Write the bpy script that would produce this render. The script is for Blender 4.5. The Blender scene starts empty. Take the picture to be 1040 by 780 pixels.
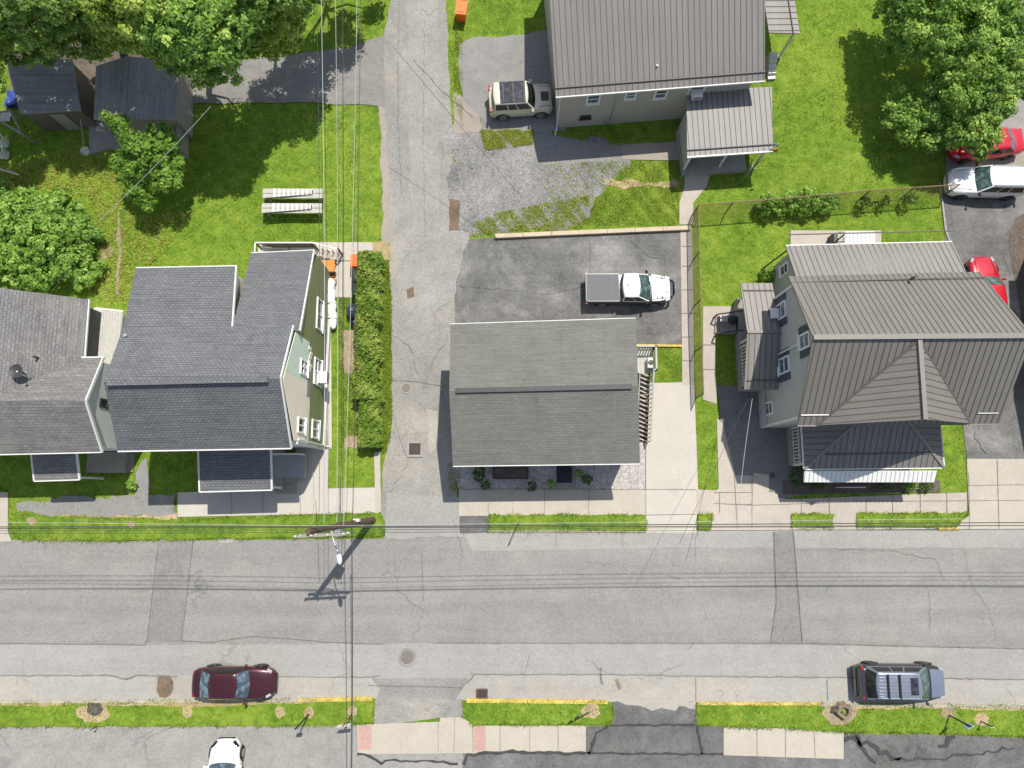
import bpy, math, random
import numpy as np
from mathutils import Vector, Matrix
random.seed(7)
S = bpy.context.scene
COL = S.collection
R = math.radians

# ---------------------------------------------------------------- camera, world, sun, exposure
CAM_H = 44.0
TILT = math.atan(110 / 722)
cam = bpy.data.cameras.new('camera')
cam.sensor_width = 36.0
cam.lens = 36.0 * 722 / 1040
cam.clip_end = 3000
camo = bpy.data.objects.new('camera', cam)
COL.objects.link(camo)
camo.location = (0, 0, CAM_H)
camo.rotation_euler = (TILT, 0, 0)
S.camera = camo

SUN_EL = R(63)
SH = Vector((-.42, -.907)).normalized()          # direction in which shadows fall
w = bpy.data.worlds.new('World')
S.world = w
w.use_nodes = True
nt = w.node_tree
bg = nt.nodes['Background']
sky = nt.nodes.new('ShaderNodeTexSky')
sky.sky_type = 'NISHITA'
sky.sun_disc = False
sky.sun_elevation = SUN_EL
sky.sun_rotation = math.atan2(-SH.x, -SH.y)
hsv = nt.nodes.new('ShaderNodeHueSaturation')
hsv.inputs['Saturation'].default_value = .72
nt.links.new(sky.outputs[0], hsv.inputs['Color'])
nt.links.new(hsv.outputs[0], bg.inputs[0])
bg.inputs[1].default_value = 0.118
sun = bpy.data.lights.new('sun', 'SUN')
sun.energy = 4.2
sun.angle = R(0.55)
sun.color = (1.0, .95, .86)
suno = bpy.data.objects.new('sun', sun)
COL.objects.link(suno)
d = Vector((SH.x * math.cos(SUN_EL), SH.y * math.cos(SUN_EL), -math.sin(SUN_EL)))
suno.rotation_euler = d.to_track_quat('-Z', 'Y').to_euler()
suno.location = (20, 40, 60)
S.view_settings.view_transform = 'Standard'
S.view_settings.look = 'None'
S.view_settings.gamma = 1
S.view_settings.exposure = 0.22
S.cycles.max_bounces = 6
S.cycles.transparent_max_bounces = 8


# ---------------------------------------------------------------- survey helper: map reading -> metres on the level z
def G(px, py, z=0.0):
    u = (px - 520) / 722
    v = (py - 390) / 722
    t = (CAM_H - z) / (v * math.sin(TILT) + math.cos(TILT))
    return Vector((u * t, (-v * math.cos(TILT) + math.sin(TILT)) * t, z))


# ---------------------------------------------------------------- materials
class NT:
    def __init__(s, name):
        s.m = bpy.data.materials.new(name)
        s.m.use_nodes = True
        s.t = s.m.node_tree
        s.p = s.t.nodes['Principled BSDF']
        s.out = s.t.nodes['Material Output']
        s.tc = s.t.nodes.new('ShaderNodeTexCoord')

    def n(s, ty, **k):
        o = s.t.nodes.new('ShaderNode' + ty)
        for a, b in k.items():
            setattr(o, a, b)
        return o

    def l(s, a, b):
        s.t.links.new(a, b)

    def co(s, kind='Object', scale=(1, 1, 1), rot=(0, 0, 0)):
        mp = s.n('Mapping')
        s.l(s.tc.outputs[kind], mp.inputs[0])
        mp.inputs['Scale'].default_value = scale
        mp.inputs['Rotation'].default_value = rot
        return mp.outputs[0]

    def noise(s, scale, detail=4, rough=.6, vec=None, dist=0):
        o = s.n('TexNoise')
        o.inputs['Scale'].default_value = scale
        o.inputs['Detail'].default_value = detail
        o.inputs['Roughness'].default_value = rough
        o.inputs['Distortion'].default_value = dist
        s.l(vec if vec is not None else s.tc.outputs['Object'], o.inputs['Vector'])
        return o.outputs[0]

    def math(s, op, a, b=0.0, clamp=False):
        o = s.n('Math', operation=op, use_clamp=clamp)
        for i, x in enumerate((a, b)):
            if isinstance(x, (int, float)):
                o.inputs[i].default_value = x
            else:
                s.l(x, o.inputs[i])
        return o.outputs[0]

    def rng(s, x, a, b, c=0.0, d=1.0):
        o = s.n('MapRange')
        s.l(x, o.inputs[0])
        for i, q in enumerate((a, b, c, d)):
            o.inputs[i + 1].default_value = q
        return o.outputs[0]

    def mix(s, f, a, b, mode='MIX'):
        o = s.n('MixRGB', blend_type=mode)
        for i, x in enumerate((f, a, b)):
            if isinstance(x, (int, float)):
                o.inputs[i].default_value = x
            elif isinstance(x, (tuple, list)):
                o.inputs[i].default_value = (*x[:3], 1)
            else:
                s.l(x, o.inputs[i])
        return o.outputs[0]

    def scale(s, col, f):
        """multiply a colour by a scalar socket"""
        o = s.n('VectorMath', operation='SCALE')
        if isinstance(col, (tuple, list)):
            o.inputs[0].default_value = col[:3]
        else:
            s.l(col, o.inputs[0])
        if isinstance(f, (int, float)):
            o.inputs['Scale'].default_value = f
        else:
            s.l(f, o.inputs['Scale'])
        return o.outputs[0]

    def ramp(s, f, stops):
        o = s.n('ValToRGB')
        e = o.color_ramp.elements
        while len(e) < len(stops):
            e.new(.5)
        for i, (p, c) in enumerate(stops):
            e[i].position = p
            e[i].color = (*c, 1)
        s.l(f, o.inputs[0])
        return o.outputs[0]

    def base(s, c, rough=.9, metal=0, spec=.3, coat=0):
        if isinstance(c, (tuple, list)):
            s.p.inputs['Base Color'].default_value = (*c[:3], 1)
        else:
            s.l(c, s.p.inputs['Base Color'])
        if isinstance(rough, (int, float)):
            s.p.inputs['Roughness'].default_value = rough
        else:
            s.l(rough, s.p.inputs['Roughness'])
        s.p.inputs['Metallic'].default_value = metal
        s.p.inputs['Specular IOR Level'].default_value = spec
        s.p.inputs['Coat Weight'].default_value = coat
        s.p.inputs['Coat Roughness'].default_value = .06

    def bump(s, h, strength=.3, dist=.02):
        o = s.n('Bump')
        o.inputs['Strength'].default_value = strength
        o.inputs['Distance'].default_value = dist
        s.l(h, o.inputs['Height'])
        s.l(o.outputs[0], s.p.inputs['Normal'])

    def cracks(s, scale, width, amount=.5, dist=.35):
        nz = s.n('TexNoise')
        nz.inputs['Scale'].default_value = 1.3
        nz.inputs['Detail'].default_value = 5
        s.l(s.tc.outputs['Object'], nz.inputs['Vector'])
        va = s.n('VectorMath', operation='MULTIPLY_ADD')
        s.l(nz.outputs['Color'], va.inputs[0])
        va.inputs[1].default_value = (dist * 2,) * 3
        s.l(s.tc.outputs['Object'], va.inputs[2])
        vo = s.n('TexVoronoi', feature='DISTANCE_TO_EDGE')
        vo.inputs['Scale'].default_value = scale
        s.l(va.outputs[0], vo.inputs['Vector'])
        line = s.rng(vo.outputs['Distance'], 0, width, 1, 0)
        mask = s.rng(s.noise(.25, 2), .5 - .2 * (amount - .3), .62 - .2 * (amount - .3))
        return s.math('MULTIPLY', line, mask)


M = {}


def paving(name, c, var=.14, tint=None, fine=.25, blot=.35, crack=0.0, crackscale=.3, rough=.92, streak=0.0, stain=0.0, big=.12, bump=.25):
    q = NT(name)
    n1 = q.noise(big, 5, .62)
    n2 = q.noise(blot * 3, 6, .65, dist=.4)
    n3 = q.noise(24, 3, .7)
    n4 = q.noise(9, 2, .6)
    f = q.math('ADD', q.rng(n1, .25, .75, 1 - var * 1.3, 1 + var * 1.3), q.rng(n2, .25, .75, -var, var))
    f = q.math('ADD', f, q.rng(n3, .2, .8, -fine * .5, fine * .5))
    n6 = q.noise(4.5, 3, .65)
    f = q.math('ADD', f, q.rng(n4, .25, .75, -fine * .5, fine * .5))
    f = q.math('ADD', f, q.rng(n6, .25, .75, -fine * .3, fine * .3))
    if streak:
        n5 = q.noise(1, 4, .6, vec=q.co(scale=(.06, 1.1, 1)))
        f = q.math('ADD', f, q.rng(n5, .3, .7, -streak, streak))
    col = q.scale(c, f)
    if tint:
        col = q.mix(q.rng(q.noise(.22, 4, .7, dist=.6), .48, .68, 0, .8), col, q.scale(tint, f))
    if stain:
        st = q.rng(q.noise(.55, 3, .55, dist=.8), .62, .76, 0, stain)
        col = q.mix(st, col, q.scale((c[0] * .3, c[1] * .29, c[2] * .28), f))
    if crack:
        col = q.mix(q.math('MULTIPLY', q.cracks(crackscale, .008, crack), .5), col, (c[0] * .25, c[1] * .25, c[2] * .25))
    q.base(col, rough, spec=.25)
    q.bump(q.math('ADD', n3, q.math('MULTIPLY', n4, .6)), bump, .012)
    M[name] = q.m
    return q.m


paving('street_asphalt', (.258, .250, .236), .08, fine=.24, crack=.12, crackscale=.14, streak=.10, stain=.06, tint=(.28, .27, .25))
paving('street_strip', (.32, .311, .293), .07, fine=.18, crack=.08, crackscale=.14, streak=.06, stain=.05)
paving('gutter_concrete', (.36, .343, .31), .08, fine=.16, crack=.15, crackscale=.3, stain=.1, streak=.05, tint=(.39, .355, .31))
paving('patch_asphalt', (.226, .218, .205), .1, fine=.28, streak=.05, stain=.2)
paving('alley_asphalt', (.272, .263, .245), .13, fine=.26, crack=.3, crackscale=.33, stain=.16, tint=(.345, .318, .28), big=.2)
paving('alley_worn', (.298, .289, .27), .1, fine=.26, crack=.2, crackscale=.3, stain=.1, big=.3)
paving('lot_asphalt', (.150, .147, .142), .22, fine=.34, crack=.15, crackscale=.2, tint=(.27, .265, .25), big=.35, stain=.2, streak=.14)
paving('pale_lot', (.29, .28, .26), .13, fine=.22, crack=.12, crackscale=.2, stain=.3, big=.3)
paving('dark_lot', (.135, .132, .127), .2, fine=.3, crack=.35, crackscale=.3, tint=(.2, .2, .2), big=.35)
paving('driveway_grey', (.25, .245, .235), .1, fine=.2, crack=.3, stain=.2)
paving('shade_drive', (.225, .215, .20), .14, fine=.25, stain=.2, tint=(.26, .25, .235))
paving('concrete', (.45, .41, .345), .06, fine=.1, stain=.1, rough=.85)
paving('concrete_pale', (.49, .46, .405), .05, fine=.08, stain=.07, rough=.85)
paving('concrete_grey', (.33, .315, .295), .09, fine=.14, stain=.2, crack=.4, rough=.88)
paving('yard_grey_shaded', (.205, .198, .19), .12, fine=.2, stain=.2, crack=.3)
paving('concrete_pink', (.44, .395, .345), .08, fine=.12, stain=.15)
paving('concrete_brown', (.32, .285, .245), .1, fine=.15, stain=.15)
paving('ramp_pink', (.47, .30, .26), .08, fine=.15)
paving('dirt', (.34, .265, .18), .22, fine=.35, tint=(.22, .17, .11), big=.8, bump=.5)
paving('straw', (.40, .31, .18), .2, fine=.4, tint=(.3, .24, .11), big=1.0, bump=.5)
paving('mud', (.17, .125, .085), .2, fine=.3, big=.8)
paving('mulch', (.13, .105, .085), .2, fine=.5, big=.7, bump=.6)
paving('bark_mulch', (.085, .075, .068), .3, fine=.9, tint=(.2, .17, .14), big=1.5, bump=.8)
paving('gravel', (.215, .21, .203), .22, fine=.6, tint=(.29, .284, .272), big=.35, stain=.3, bump=.8)
paving('pebble_bed', (.43, .40, .38), .14, fine=.6, stain=.3, big=.6, bump=.8)
paving('crack_dark', (.205, .196, .18), .1)
paving('crack_black', (.06, .06, .06), .15)
paving('joint', (.27, .245, .215), .1)
paving('yellow_paint', (.60, .45, .10), .2, fine=.5, stain=.6, tint=(.42, .36, .2), big=1.2)
paving('kerb_concrete', (.42, .38, .32), .12, fine=.2, stain=.3)


def flat(name, c, rough=.6, metal=0, spec=.4, coat=0, var=.06, scale=3):
    q = NT(name)
    f = q.math('ADD', q.rng(q.noise(scale, 4), .25, .75, 1 - var, 1 + var), q.rng(q.noise(scale * 12, 2), .25, .75, -var * .5, var * .5))
    q.base(q.scale(c, f), rough, metal, spec, coat)
    M[name] = q.m
    return q.m


def shingle(name, c, c2, bw=.32, bh=.145, mortar=.012, dark=.45, moss=0.0, amp=1.0):
    q = NT(name)
    uv = q.tc.outputs['UV']
    b = q.n('TexBrick')
    b.offset = .5
    b.inputs['Scale'].default_value = 1
    b.inputs['Brick Width'].default_value = bw
    b.inputs['Row Height'].default_value = bh
    b.inputs['Mortar Size'].default_value = mortar
    b.inputs['Mortar Smooth'].default_value = .3
    b.inputs['Color1'].default_value = (*c, 1)
    b.inputs['Color2'].default_value = (*c2, 1)
    b.inputs['Mortar'].default_value = (c[0] * dark, c[1] * dark, c[2] * dark, 1)
    q.l(uv, b.inputs['Vector'])
    n1 = q.noise(.5, 5, .65, vec=uv)
    n2 = q.noise(40, 2, .6, vec=uv)
    n3 = q.noise(1, 4, .6, vec=q.co('UV', (.35, 5.5, 1)))
    f = q.math('ADD', q.rng(n1, .25, .75, .88, 1.12), q.rng(n2, .2, .8, -.13, .13))
    f = q.math('ADD', f, q.rng(n3, .3, .7, -.17 * amp, .17 * amp))
    n5 = q.noise(1, 2, .5, vec=q.co('UV', (2.6, 6.5, 1)))
    f = q.math('ADD', f, q.rng(n5, .3, .7, -.11 * amp, .11 * amp))
    n6 = q.noise(1, 4, .6, vec=q.co('UV', (1.6, .22, 1)))
    f = q.math('SUBTRACT', f, q.rng(n6, .55, .75, 0, .13))
    col = q.scale(b.outputs['Color'], f)
    if moss:
        col = q.mix(q.rng(q.noise(.3, 4, .6, vec=uv), .5, .7, 0, moss), col, q.scale((c[0] * 1.3, c[1] * 1.25, c[2] * 1.1), f))
    q.base(col, .95, spec=.2)
    q.bump(q.math('SUBTRACT', n2, b.outputs['Fac']), .5, .015)
    M[name] = q.m


shingle('shingle_slate', (.150, .156, .166), (.182, .188, .198), .24, .15, .018, .62, amp=.8)
shingle('shingle_grey', (.185, .18, .178), (.225, .218, .215), .3, .17, .014, .62, moss=.5)
shingle('shingle_olive', (.168, .168, .152), (.182, .182, .166), .35, .15, .010, .75, amp=.6)
shingle('shingle_dark', (.075, .078, .09), (.095, .098, .108), .3, .15, .014, .6)
shingle('felt_roof', (.27, .265, .27), (.29, .285, .29), 4.0, .9, .010, .7)


def siding(name, c, h=.13, dark=.72, var=.05):
    q = NT(name)
    sep = q.n('SeparateXYZ')
    q.l(q.tc.outputs['UV'], sep.inputs[0])
    fr = q.math('FRACT', q.math('DIVIDE', sep.outputs[1], h))
    line = q.rng(fr, 0, .16, dark, 1)
    f = q.math('MULTIPLY', line, q.rng(q.noise(.7, 4, vec=q.tc.outputs['UV']), .25, .75, 1 - var, 1 + var))
    q.base(q.scale(c, f), .7, spec=.3)
    q.bump(fr, .35, .02)
    M[name] = q.m


siding('siding_beige', (.45, .42, .37))
siding('siding_grey', (.46, .45, .43))
siding('siding_white', (.68, .68, .66))
siding('siding_olive', (.25, .275, .125), .15, .8)
siding('siding_mint', (.66, .76, .63), .2, .85)
siding('siding_cream', (.84, .76, .63), .2, .85)
siding('brick_brown', (.15, .09, .06), .08, .7, .2)
siding('shed_boards', (.16, .13, .105), .18, .5, .2)


def metalroof(name, c, var=.05):
    q = NT(name)
    uv = q.tc.outputs['UV']
    f = q.math('ADD', q.rng(q.noise(.5, 4, vec=uv), .25, .75, 1 - var, 1 + var), q.rng(q.noise(1, 3, vec=q.co('UV', (6, .4, 1))), .3, .7, -var, var))
    sp = q.n('SeparateXYZ')
    q.l(uv, sp.inputs[0])
    wn = q.n('TexWhiteNoise', noise_dimensions='1D')
    q.l(q.math('FLOOR', q.math('DIVIDE', sp.outputs[0], .33)), wn.inputs['W'])
    f = q.math('ADD', f, q.rng(wn.outputs['Value'], 0, 1, -.05, .05))
    f = q.math('ADD', f, q.rng(q.noise(14, 3, .7, vec=uv), .25, .75, -.05, .05))
    col = q.mix(q.rng(q.noise(1, 5, .7, vec=q.co('UV', (5, .5, 1))), .56, .78, 0, .45), q.scale(c, f), q.scale((c[0] * .72, c[1] * .66, c[2] * .58), f))
    q.base(col, .5, .0, .4)
    M[name] = q.m


metalroof('metal_roof_grey', (.200, .189, .178))
metalroof('metal_roof_taupe', (.195, .180, .160))
metalroof('metal_roof_light', (.255, .24, .222))
flat('seam_dark', (.108, .099, .088), .6)  # darker than the panels: rib shadow lines and dirt put into the colour
flat('seam_edge', (.22, .205, .185), .5)
flat('white_trim', (.68, .68, .66), .5)
flat('white_vinyl', (.82, .82, .80), .45)
flat('dark_trim', (.05, .05, .052), .5)
flat('shutter_blue', (.07, .085, .12), .6)
flat('grey_wood', (.30, .27, .245), .85, var=.15, scale=5)
flat('brown_wood', (.085, .06, .045), .85, var=.2, scale=5)
flat('lattice_brown', (.13, .11, .09), .85, var=.15)
flat('tan_wood', (.52, .43, .31), .85, var=.15)
flat('pole_wood', (.12, .08, .06), .9, var=.25, scale=6)
flat('rail_brown', (.24, .16, .085), .8, var=.1)
flat('galv_metal', (.5, .51, .52), .45, .6)
flat('dark_metal', (.04, .04, .042), .5, .3)
flat('wire_dark', (.06, .06, .06), .6)
flat('wire_bright', (.50, .50, .50), .4, .3)
flat('orange_plastic', (.85, .17, .02), .4)
flat('orange_rust', (.62, .24, .045), .7, var=.2)
flat('rust_brown', (.26, .10, .05), .8, var=.2)
flat('tarp_white', (.85, .85, .83), .5, var=.03)
flat('black_plastic', (.02, .021, .023), .45)
flat('bin_bag', (.018, .019, .022), .3, spec=.5)
flat('blue_plastic', (.03, .07, .28), .5)
flat('navy_barrel', (.035, .05, .085), .35)
flat('red_paint_matte', (.5, .04, .04), .5)
flat('sign_blue', (.36, .45, .52), .4)
flat('insulator', (.55, .55, .53), .3)
flat('iron_rust', (.13, .085, .065), .8, .2, var=.25, scale=8)
flat('iron_pink', (.20, .175, .155), .8, .1, var=.25, scale=8)
flat('navy_door', (.012, .016, .035), .5)
flat('slat_white', (.66, .65, .61), .6)
flat('weathered_plank', (.46, .45, .41), .85, var=.12, scale=4)
flat('bark', (.10, .075, .055), .95, var=.3, scale=8)
flat('stump_wood', (.22, .17, .12), .95, var=.3, scale=8)
flat('awning_white', (.72, .72, .70), .5)
flat('solar_grey', (.30, .31, .33), .6)
# vehicles
flat('paint_maroon', (.062, .010, .017), .28, .35, .5, 1, var=.02)
flat('paint_white', (.80, .80, .79), .3, 0, .5, .8, var=.01)
flat('paint_steel', (.27, .31, .38), .28, .55, .5, .8, var=.02)
flat('paint_grey', (.045, .046, .052), .3, .4, .5, .6, var=.02)
flat('paint_cream', (.62, .58, .48), .35, .05, .5, .6, var=.02)
flat('paint_red', (.55, .012, .03), .28, .15, .5, .9, var=.02)
flat('tonneau', (.135, .138, .146), .6, 0, .3, var=.05)
flat('tyre', (.02, .02, .02), .85)
flat('rim', (.45, .45, .45), .35, .8)
flat('lamp_clear', (.42, .43, .45), .2, 0, .6)
flat('lamp_red', (.35, .02, .02), .2, 0, .6)
flat('car_black', (.014, .014, .015), .45)
flat('chrome', (.7, .7, .7), .2, .9)


def glassmat(name, c, rough=.08):
    q = NT(name)
    f = q.rng(q.noise(3.2, 2, .5), .42, .62, .55, 1.6)
    q.base(q.scale(c, f), rough, 0, .6)
    M[name] = q.m


glassmat('glass_green', (.075, .125, .12))
glassmat('glass_blue', (.09, .13, .16))
glassmat('glass_dark', (.013, .015, .018))
glassmat('glass_pane', (.10, .12, .15))
glassmat('sunroof', (.035, .035, .048), .12)


def leafmat(name, stops, trans=.33, rough=.5):
    q = NT(name)
    at = q.n('Attribute', attribute_name='tint')
    col = q.ramp(at.outputs['Fac'], stops)
    q.base(col, rough, spec=.25)
    tr = q.n('BsdfTranslucent')
    tc = q.mix(.4, col, (.24, .33, .05), 'MIX')
    q.l(tc, tr.inputs['Color'])
    mx = q.n('MixShader')
    mx.inputs[0].default_value = trans
    q.l(q.p.outputs[0], mx.inputs[1])
    q.l(tr.outputs[0], mx.inputs[2])
    q.l(mx.outputs[0], q.out.inputs['Surface'])
    M[name] = q.m


leafmat('leaf_maple', [(0, (0.1099, 0.2113, 0.0387)), (0.5, (0.2327, 0.4104, 0.0712)), (1, (0.5491, 0.7216, 0.1617))])
leafmat('leaf_deep', [(0, (0.1099, 0.1919, 0.044)), (0.5, (0.2271, 0.3528, 0.0734)), (1, (0.5131, 0.6492, 0.1541))])
leafmat('leaf_bright', [(0, (0.187, 0.2974, 0.0449)), (0.5, (0.3611, 0.4989, 0.0748)), (1, (0.6226, 0.7098, 0.1746))])
leafmat('leaf_shrub', [(0, (0.1284, 0.2623, 0.0404)), (0.5, (0.2688, 0.4567, 0.0758)), (1, (0.4672, 0.6608, 0.1516))])
leafmat('leaf_hedge', [(0, (.10, .18, .02)), (.5, (.23, .36, .05)), (1, (.46, .50, .12))])
leafmat('leaf_young', [(0, (.095, .20, .02)), (.5, (.20, .37, .05)), (1, (.36, .52, .10))])
leafmat('leaf_dark', [(0, (0.042, 0.0871, 0.0227)), (0.5, (0.0857, 0.1584, 0.0371)), (1, (0.1904, 0.2851, 0.0721))])
leafmat('grass_blade', [(0, (.062, .125, .014)), (.33, (.175, .300, .028)), (.62, (.335, .440, .055)), (1, (.60, .56, .16))], .34, .6)

q = NT('lawn')
n1 = q.noise(.16, 5, .62, dist=.5)
n2 = q.noise(1.4, 5, .7)
n3 = q.noise(5, 4, .75)
n4 = q.noise(30, 2, .7)
f = q.math('ADD', q.math('MULTIPLY', n1, .26), q.math('MULTIPLY', n2, .42))
f = q.math('ADD', f, q.math('ADD', q.math('MULTIPLY', n3, .36), q.math('MULTIPLY', n4, .2)))
f = q.math('SUBTRACT', f, .10)
col = q.ramp(f, [(.34, (.055, .105, .012)), (.46, (.12, .215, .02)), (.56, (.21, .315, .035)), (.66, (.33, .38, .065)), (.76, (.45, .40, .15))])
q.base(col, .9, spec=.15)
q.bump(q.math('ADD', n3, n4), .9, .05)
M['lawn'] = q.m


# ---------------------------------------------------------------- mesh builder
POS = {}


class MB:
    def __init__(s):
        s.v = []
        s.f = []
        s.mi = []

    def add(s, verts, faces, mi=0):
        o = len(s.v)
        s.v += [Vector(x) for x in verts]
        s.f += [tuple(i + o for i in f) for f in faces]
        s.mi += [mi] * len(faces)
        return s

    def poly(s, pts, mi=0):
        return s.add(pts, [tuple(range(len(pts)))], mi)

    def obox(s, c, ax, ay, az, mi=0):
        c = Vector(c)
        ax, ay, az = (Vector(a) * .5 for a in (ax, ay, az))
        vs = [c + ax * i + ay * j + az * k for k in (-1, 1) for j in (-1, 1) for i in (-1, 1)]
        return s.add(vs, [(0, 2, 3, 1), (4, 5, 7, 6), (0, 1, 5, 4), (2, 6, 7, 3), (0, 4, 6, 2), (1, 3, 7, 5)], mi)

    def box(s, c, size, rz=0, mi=0):
        cs, sn = math.cos(rz), math.sin(rz)
        return s.obox(c, (size[0] * cs, size[0] * sn, 0), (-size[1] * sn, size[1] * cs, 0), (0, 0, size[2]), mi)

    def bar(s, p, q, w, h, mi=0):
        p, q = Vector(p), Vector(q)
        a = q - p
        u = Vector((0, 0, 1)).cross(a)
        if u.length < 1e-5:
            u = Vector((1, 0, 0))
        u.normalize()
        k = a.cross(u).normalized()
        return s.obox((p + q) / 2, a, u * w, k * h, mi)

    def tube(s, p, q, r0, r1=None, n=8, mi=0, caps=True):
        return s.path([p, q], [r0, r0 if r1 is None else r1], n, mi, caps)

    def path(s, pts, r, n=6, mi=0, caps=True):
        pts = [Vector(x) for x in pts]
        if isinstance(r, (int, float)):
            r = [r] * len(pts)
        vs = []
        ref = None
        for i, p in enumerate(pts):
            t = (pts[min(i + 1, len(pts) - 1)] - pts[max(i - 1, 0)]).normalized()
            if ref is None:
                ref = Vector((0, 0, 1)) if abs(t.z) < .9 else Vector((1, 0, 0))
            u = ref - t * ref.dot(t)
            u.normalize()
            ref = u
            k = t.cross(u)
            for j in range(n):
                a = 2 * math.pi * j / n
                vs.append(p + (u * math.cos(a) + k * math.sin(a)) * r[i])
        fs = []
        for i in range(len(pts) - 1):
            for j in range(n):
                fs.append((i * n + j, i * n + (j + 1) % n, (i + 1) * n + (j + 1) % n, (i + 1) * n + j))
        if caps:
            fs.append(tuple(range(n - 1, -1, -1)))
            fs.append(tuple(range((len(pts) - 1) * n, len(pts) * n)))
        return s.add(vs, fs, mi)

    def prism(s, pts, z0, z1, mi=0, top=None):
        """pts: outline, any winding"""
        pts = [Vector((p[0], p[1], 0)) for p in pts]
        ar = sum(pts[i].x * pts[(i + 1) % len(pts)].y - pts[(i + 1) % len(pts)].x * pts[i].y for i in range(len(pts)))
        if ar < 0:
            pts.reverse()
        n = len(pts)
        vs = [p + Vector((0, 0, z0)) for p in pts] + [p + Vector((0, 0, z1)) for p in pts]
        s.add(vs, [tuple(range(n - 1, -1, -1))] + [(i, (i + 1) % n, (i + 1) % n + n, i + n) for i in range(n)], mi)
        return s.add([p + Vector((0, 0, z1)) for p in pts], [tuple(range(n))], mi if top is None else top)

    def slab(s, pts, t, mi=0, edge=None):
        """roof plane with thickness t below"""
        pts = [Vector(p) for p in pts]
        nr = Vector((0, 0, 0))
        for i in range(len(pts)):
            nr += (pts[i] - pts[0]).cross(pts[(i + 1) % len(pts)] - pts[0])
        if nr.z < 0:
            pts.reverse()
        n = len(pts)
        lo = [p - Vector((0, 0, t)) for p in pts]
        s.add(pts, [tuple(range(n))], mi)
        return s.add(pts + lo, [tuple(range(2 * n - 1, n - 1, -1))] + [(i, i + n, (i + 1) % n + n, (i + 1) % n) for i in range(n)], mi if edge is None else edge)

    def ell(s, c, r, nu=12, nv=8, mi=0, rz=0):
        c = Vector(c)
        vs = []
        for i in range(nv + 1):
            a = math.pi * i / nv
            for j in range(nu):
                b = 2 * math.pi * j / nu
                x, y = r[0] * math.sin(a) * math.cos(b), r[1] * math.sin(a) * math.sin(b)
                vs.append(c + Vector((x * math.cos(rz) - y * math.sin(rz), x * math.sin(rz) + y * math.cos(rz), r[2] * math.cos(a))))
        fs = [(i * nu + j, (i + 1) * nu + j, (i + 1) * nu + (j + 1) % nu, i * nu + (j + 1) % nu) for i in range(nv) for j in range(nu)]
        return s.add(vs, fs, mi)

    def lathe(s, c, prof, n=16, axis='Z', mi=0):
        """prof: list of (radius, height along axis)"""
        c = Vector(c)
        vs = []
        for r, h in prof:
            for j in range(n):
                a = 2 * math.pi * j / n
                x, y = r * math.cos(a), r * math.sin(a)
                vs.append(c + (Vector((x, y, h)) if axis == 'Z' else Vector((x, h, y)) if axis == 'Y' else Vector((h, x, y))))
        k = len(prof)
        fs = [(i * n + j, i * n + (j + 1) % n, (i + 1) * n + (j + 1) % n, (i + 1) * n + j) for i in range(k - 1) for j in range(n)]
        fs += [tuple(range(n)), tuple(range((k - 1) * n, k * n))]
        return s.add(vs, fs, mi)

    def build(s, name, mats, parent=None, smooth=None, origin=None):
        if isinstance(mats, str):
            mats = [mats]
        c = Vector((0, 0, 0))
        if origin is not None:
            c = Vector(origin)
        else:
            for p in s.v:
                c += p
            c /= max(1, len(s.v))
        me = bpy.data.meshes.new(name)
        me.from_pydata([p - c for p in s.v], [], s.f)
        for m in mats:
            me.materials.append(M[m])
        me.polygons.foreach_set('material_index', s.mi)
        uvl = me.uv_layers.new(name='UVMap')
        dat = np.zeros(len(me.loops) * 2, dtype=np.float32)
        for p in me.polygons:
            nr = p.normal
            if abs(nr.z) > .995:
                u, v = Vector((1, 0, 0)), Vector((0, 1, 0))
            else:
                u = Vector((0, 0, 1)).cross(nr).normalized()
                v = nr.cross(u)
            for li in p.loop_indices:
                co = s.v[me.loops[li].vertex_index]
                dat[li * 2] = co.dot(u)
                dat[li * 2 + 1] = co.dot(v)
        uvl.data.foreach_set('uv', dat)
        if smooth is not None:
            me.polygons.foreach_set('use_smooth', [True] * len(me.polygons))
            me.set_sharp_from_angle(angle=R(smooth))
        me.update()
        o = bpy.data.objects.new(name, me)
        COL.objects.link(o)
        if parent is not None:
            o.parent = parent
            o.location = c - POS[parent.name]
        else:
            o.location = c
        POS[o.name] = c
        return o


def tag(o, label=None, cat=None, group=None, kind=None):
    if label:
        o['label'] = label
    if cat:
        o['category'] = cat
    if group:
        o['group'] = group
    if kind:
        o['kind'] = kind
    return o


def thing(name, label, cat, loc, rz=0, group=None, local=False):
    o = bpy.data.objects.new(name, None)
    o.empty_display_size = .3
    COL.objects.link(o)
    o.location = loc
    o.rotation_euler = (0, 0, rz)
    POS[o.name] = Vector((0, 0, 0)) if local else Vector(loc)
    return tag(o, label, cat, group)


# ---------------------------------------------------------------- ground
PAVED = []      # outlines (world xy) that carry no grass


def ragged(pts, amp, step=.35, seed=0):
    rnd = random.Random(seed)
    out = []
    n = len(pts)
    for i in range(n):
        a, b = Vector(pts[i][:2]), Vector(pts[(i + 1) % n][:2])
        L = (b - a).length
        k = max(1, int(L / step))
        nrm = Vector((-(b - a).y, (b - a).x)).normalized() if L > 0 else Vector((0, 0))
        ph = rnd.random() * 6
        for j in range(k):
            t = j / k
            if amp:
                o = amp * (rnd.uniform(-.6, .6) + .6 * math.sin(ph + j * step * 1.7)) * (0 if j == 0 else 1)
            else:
                o = 0
            p = a + (b - a) * t + nrm * o
            out.append(p)
    return out


LAYER = [0]


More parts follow.
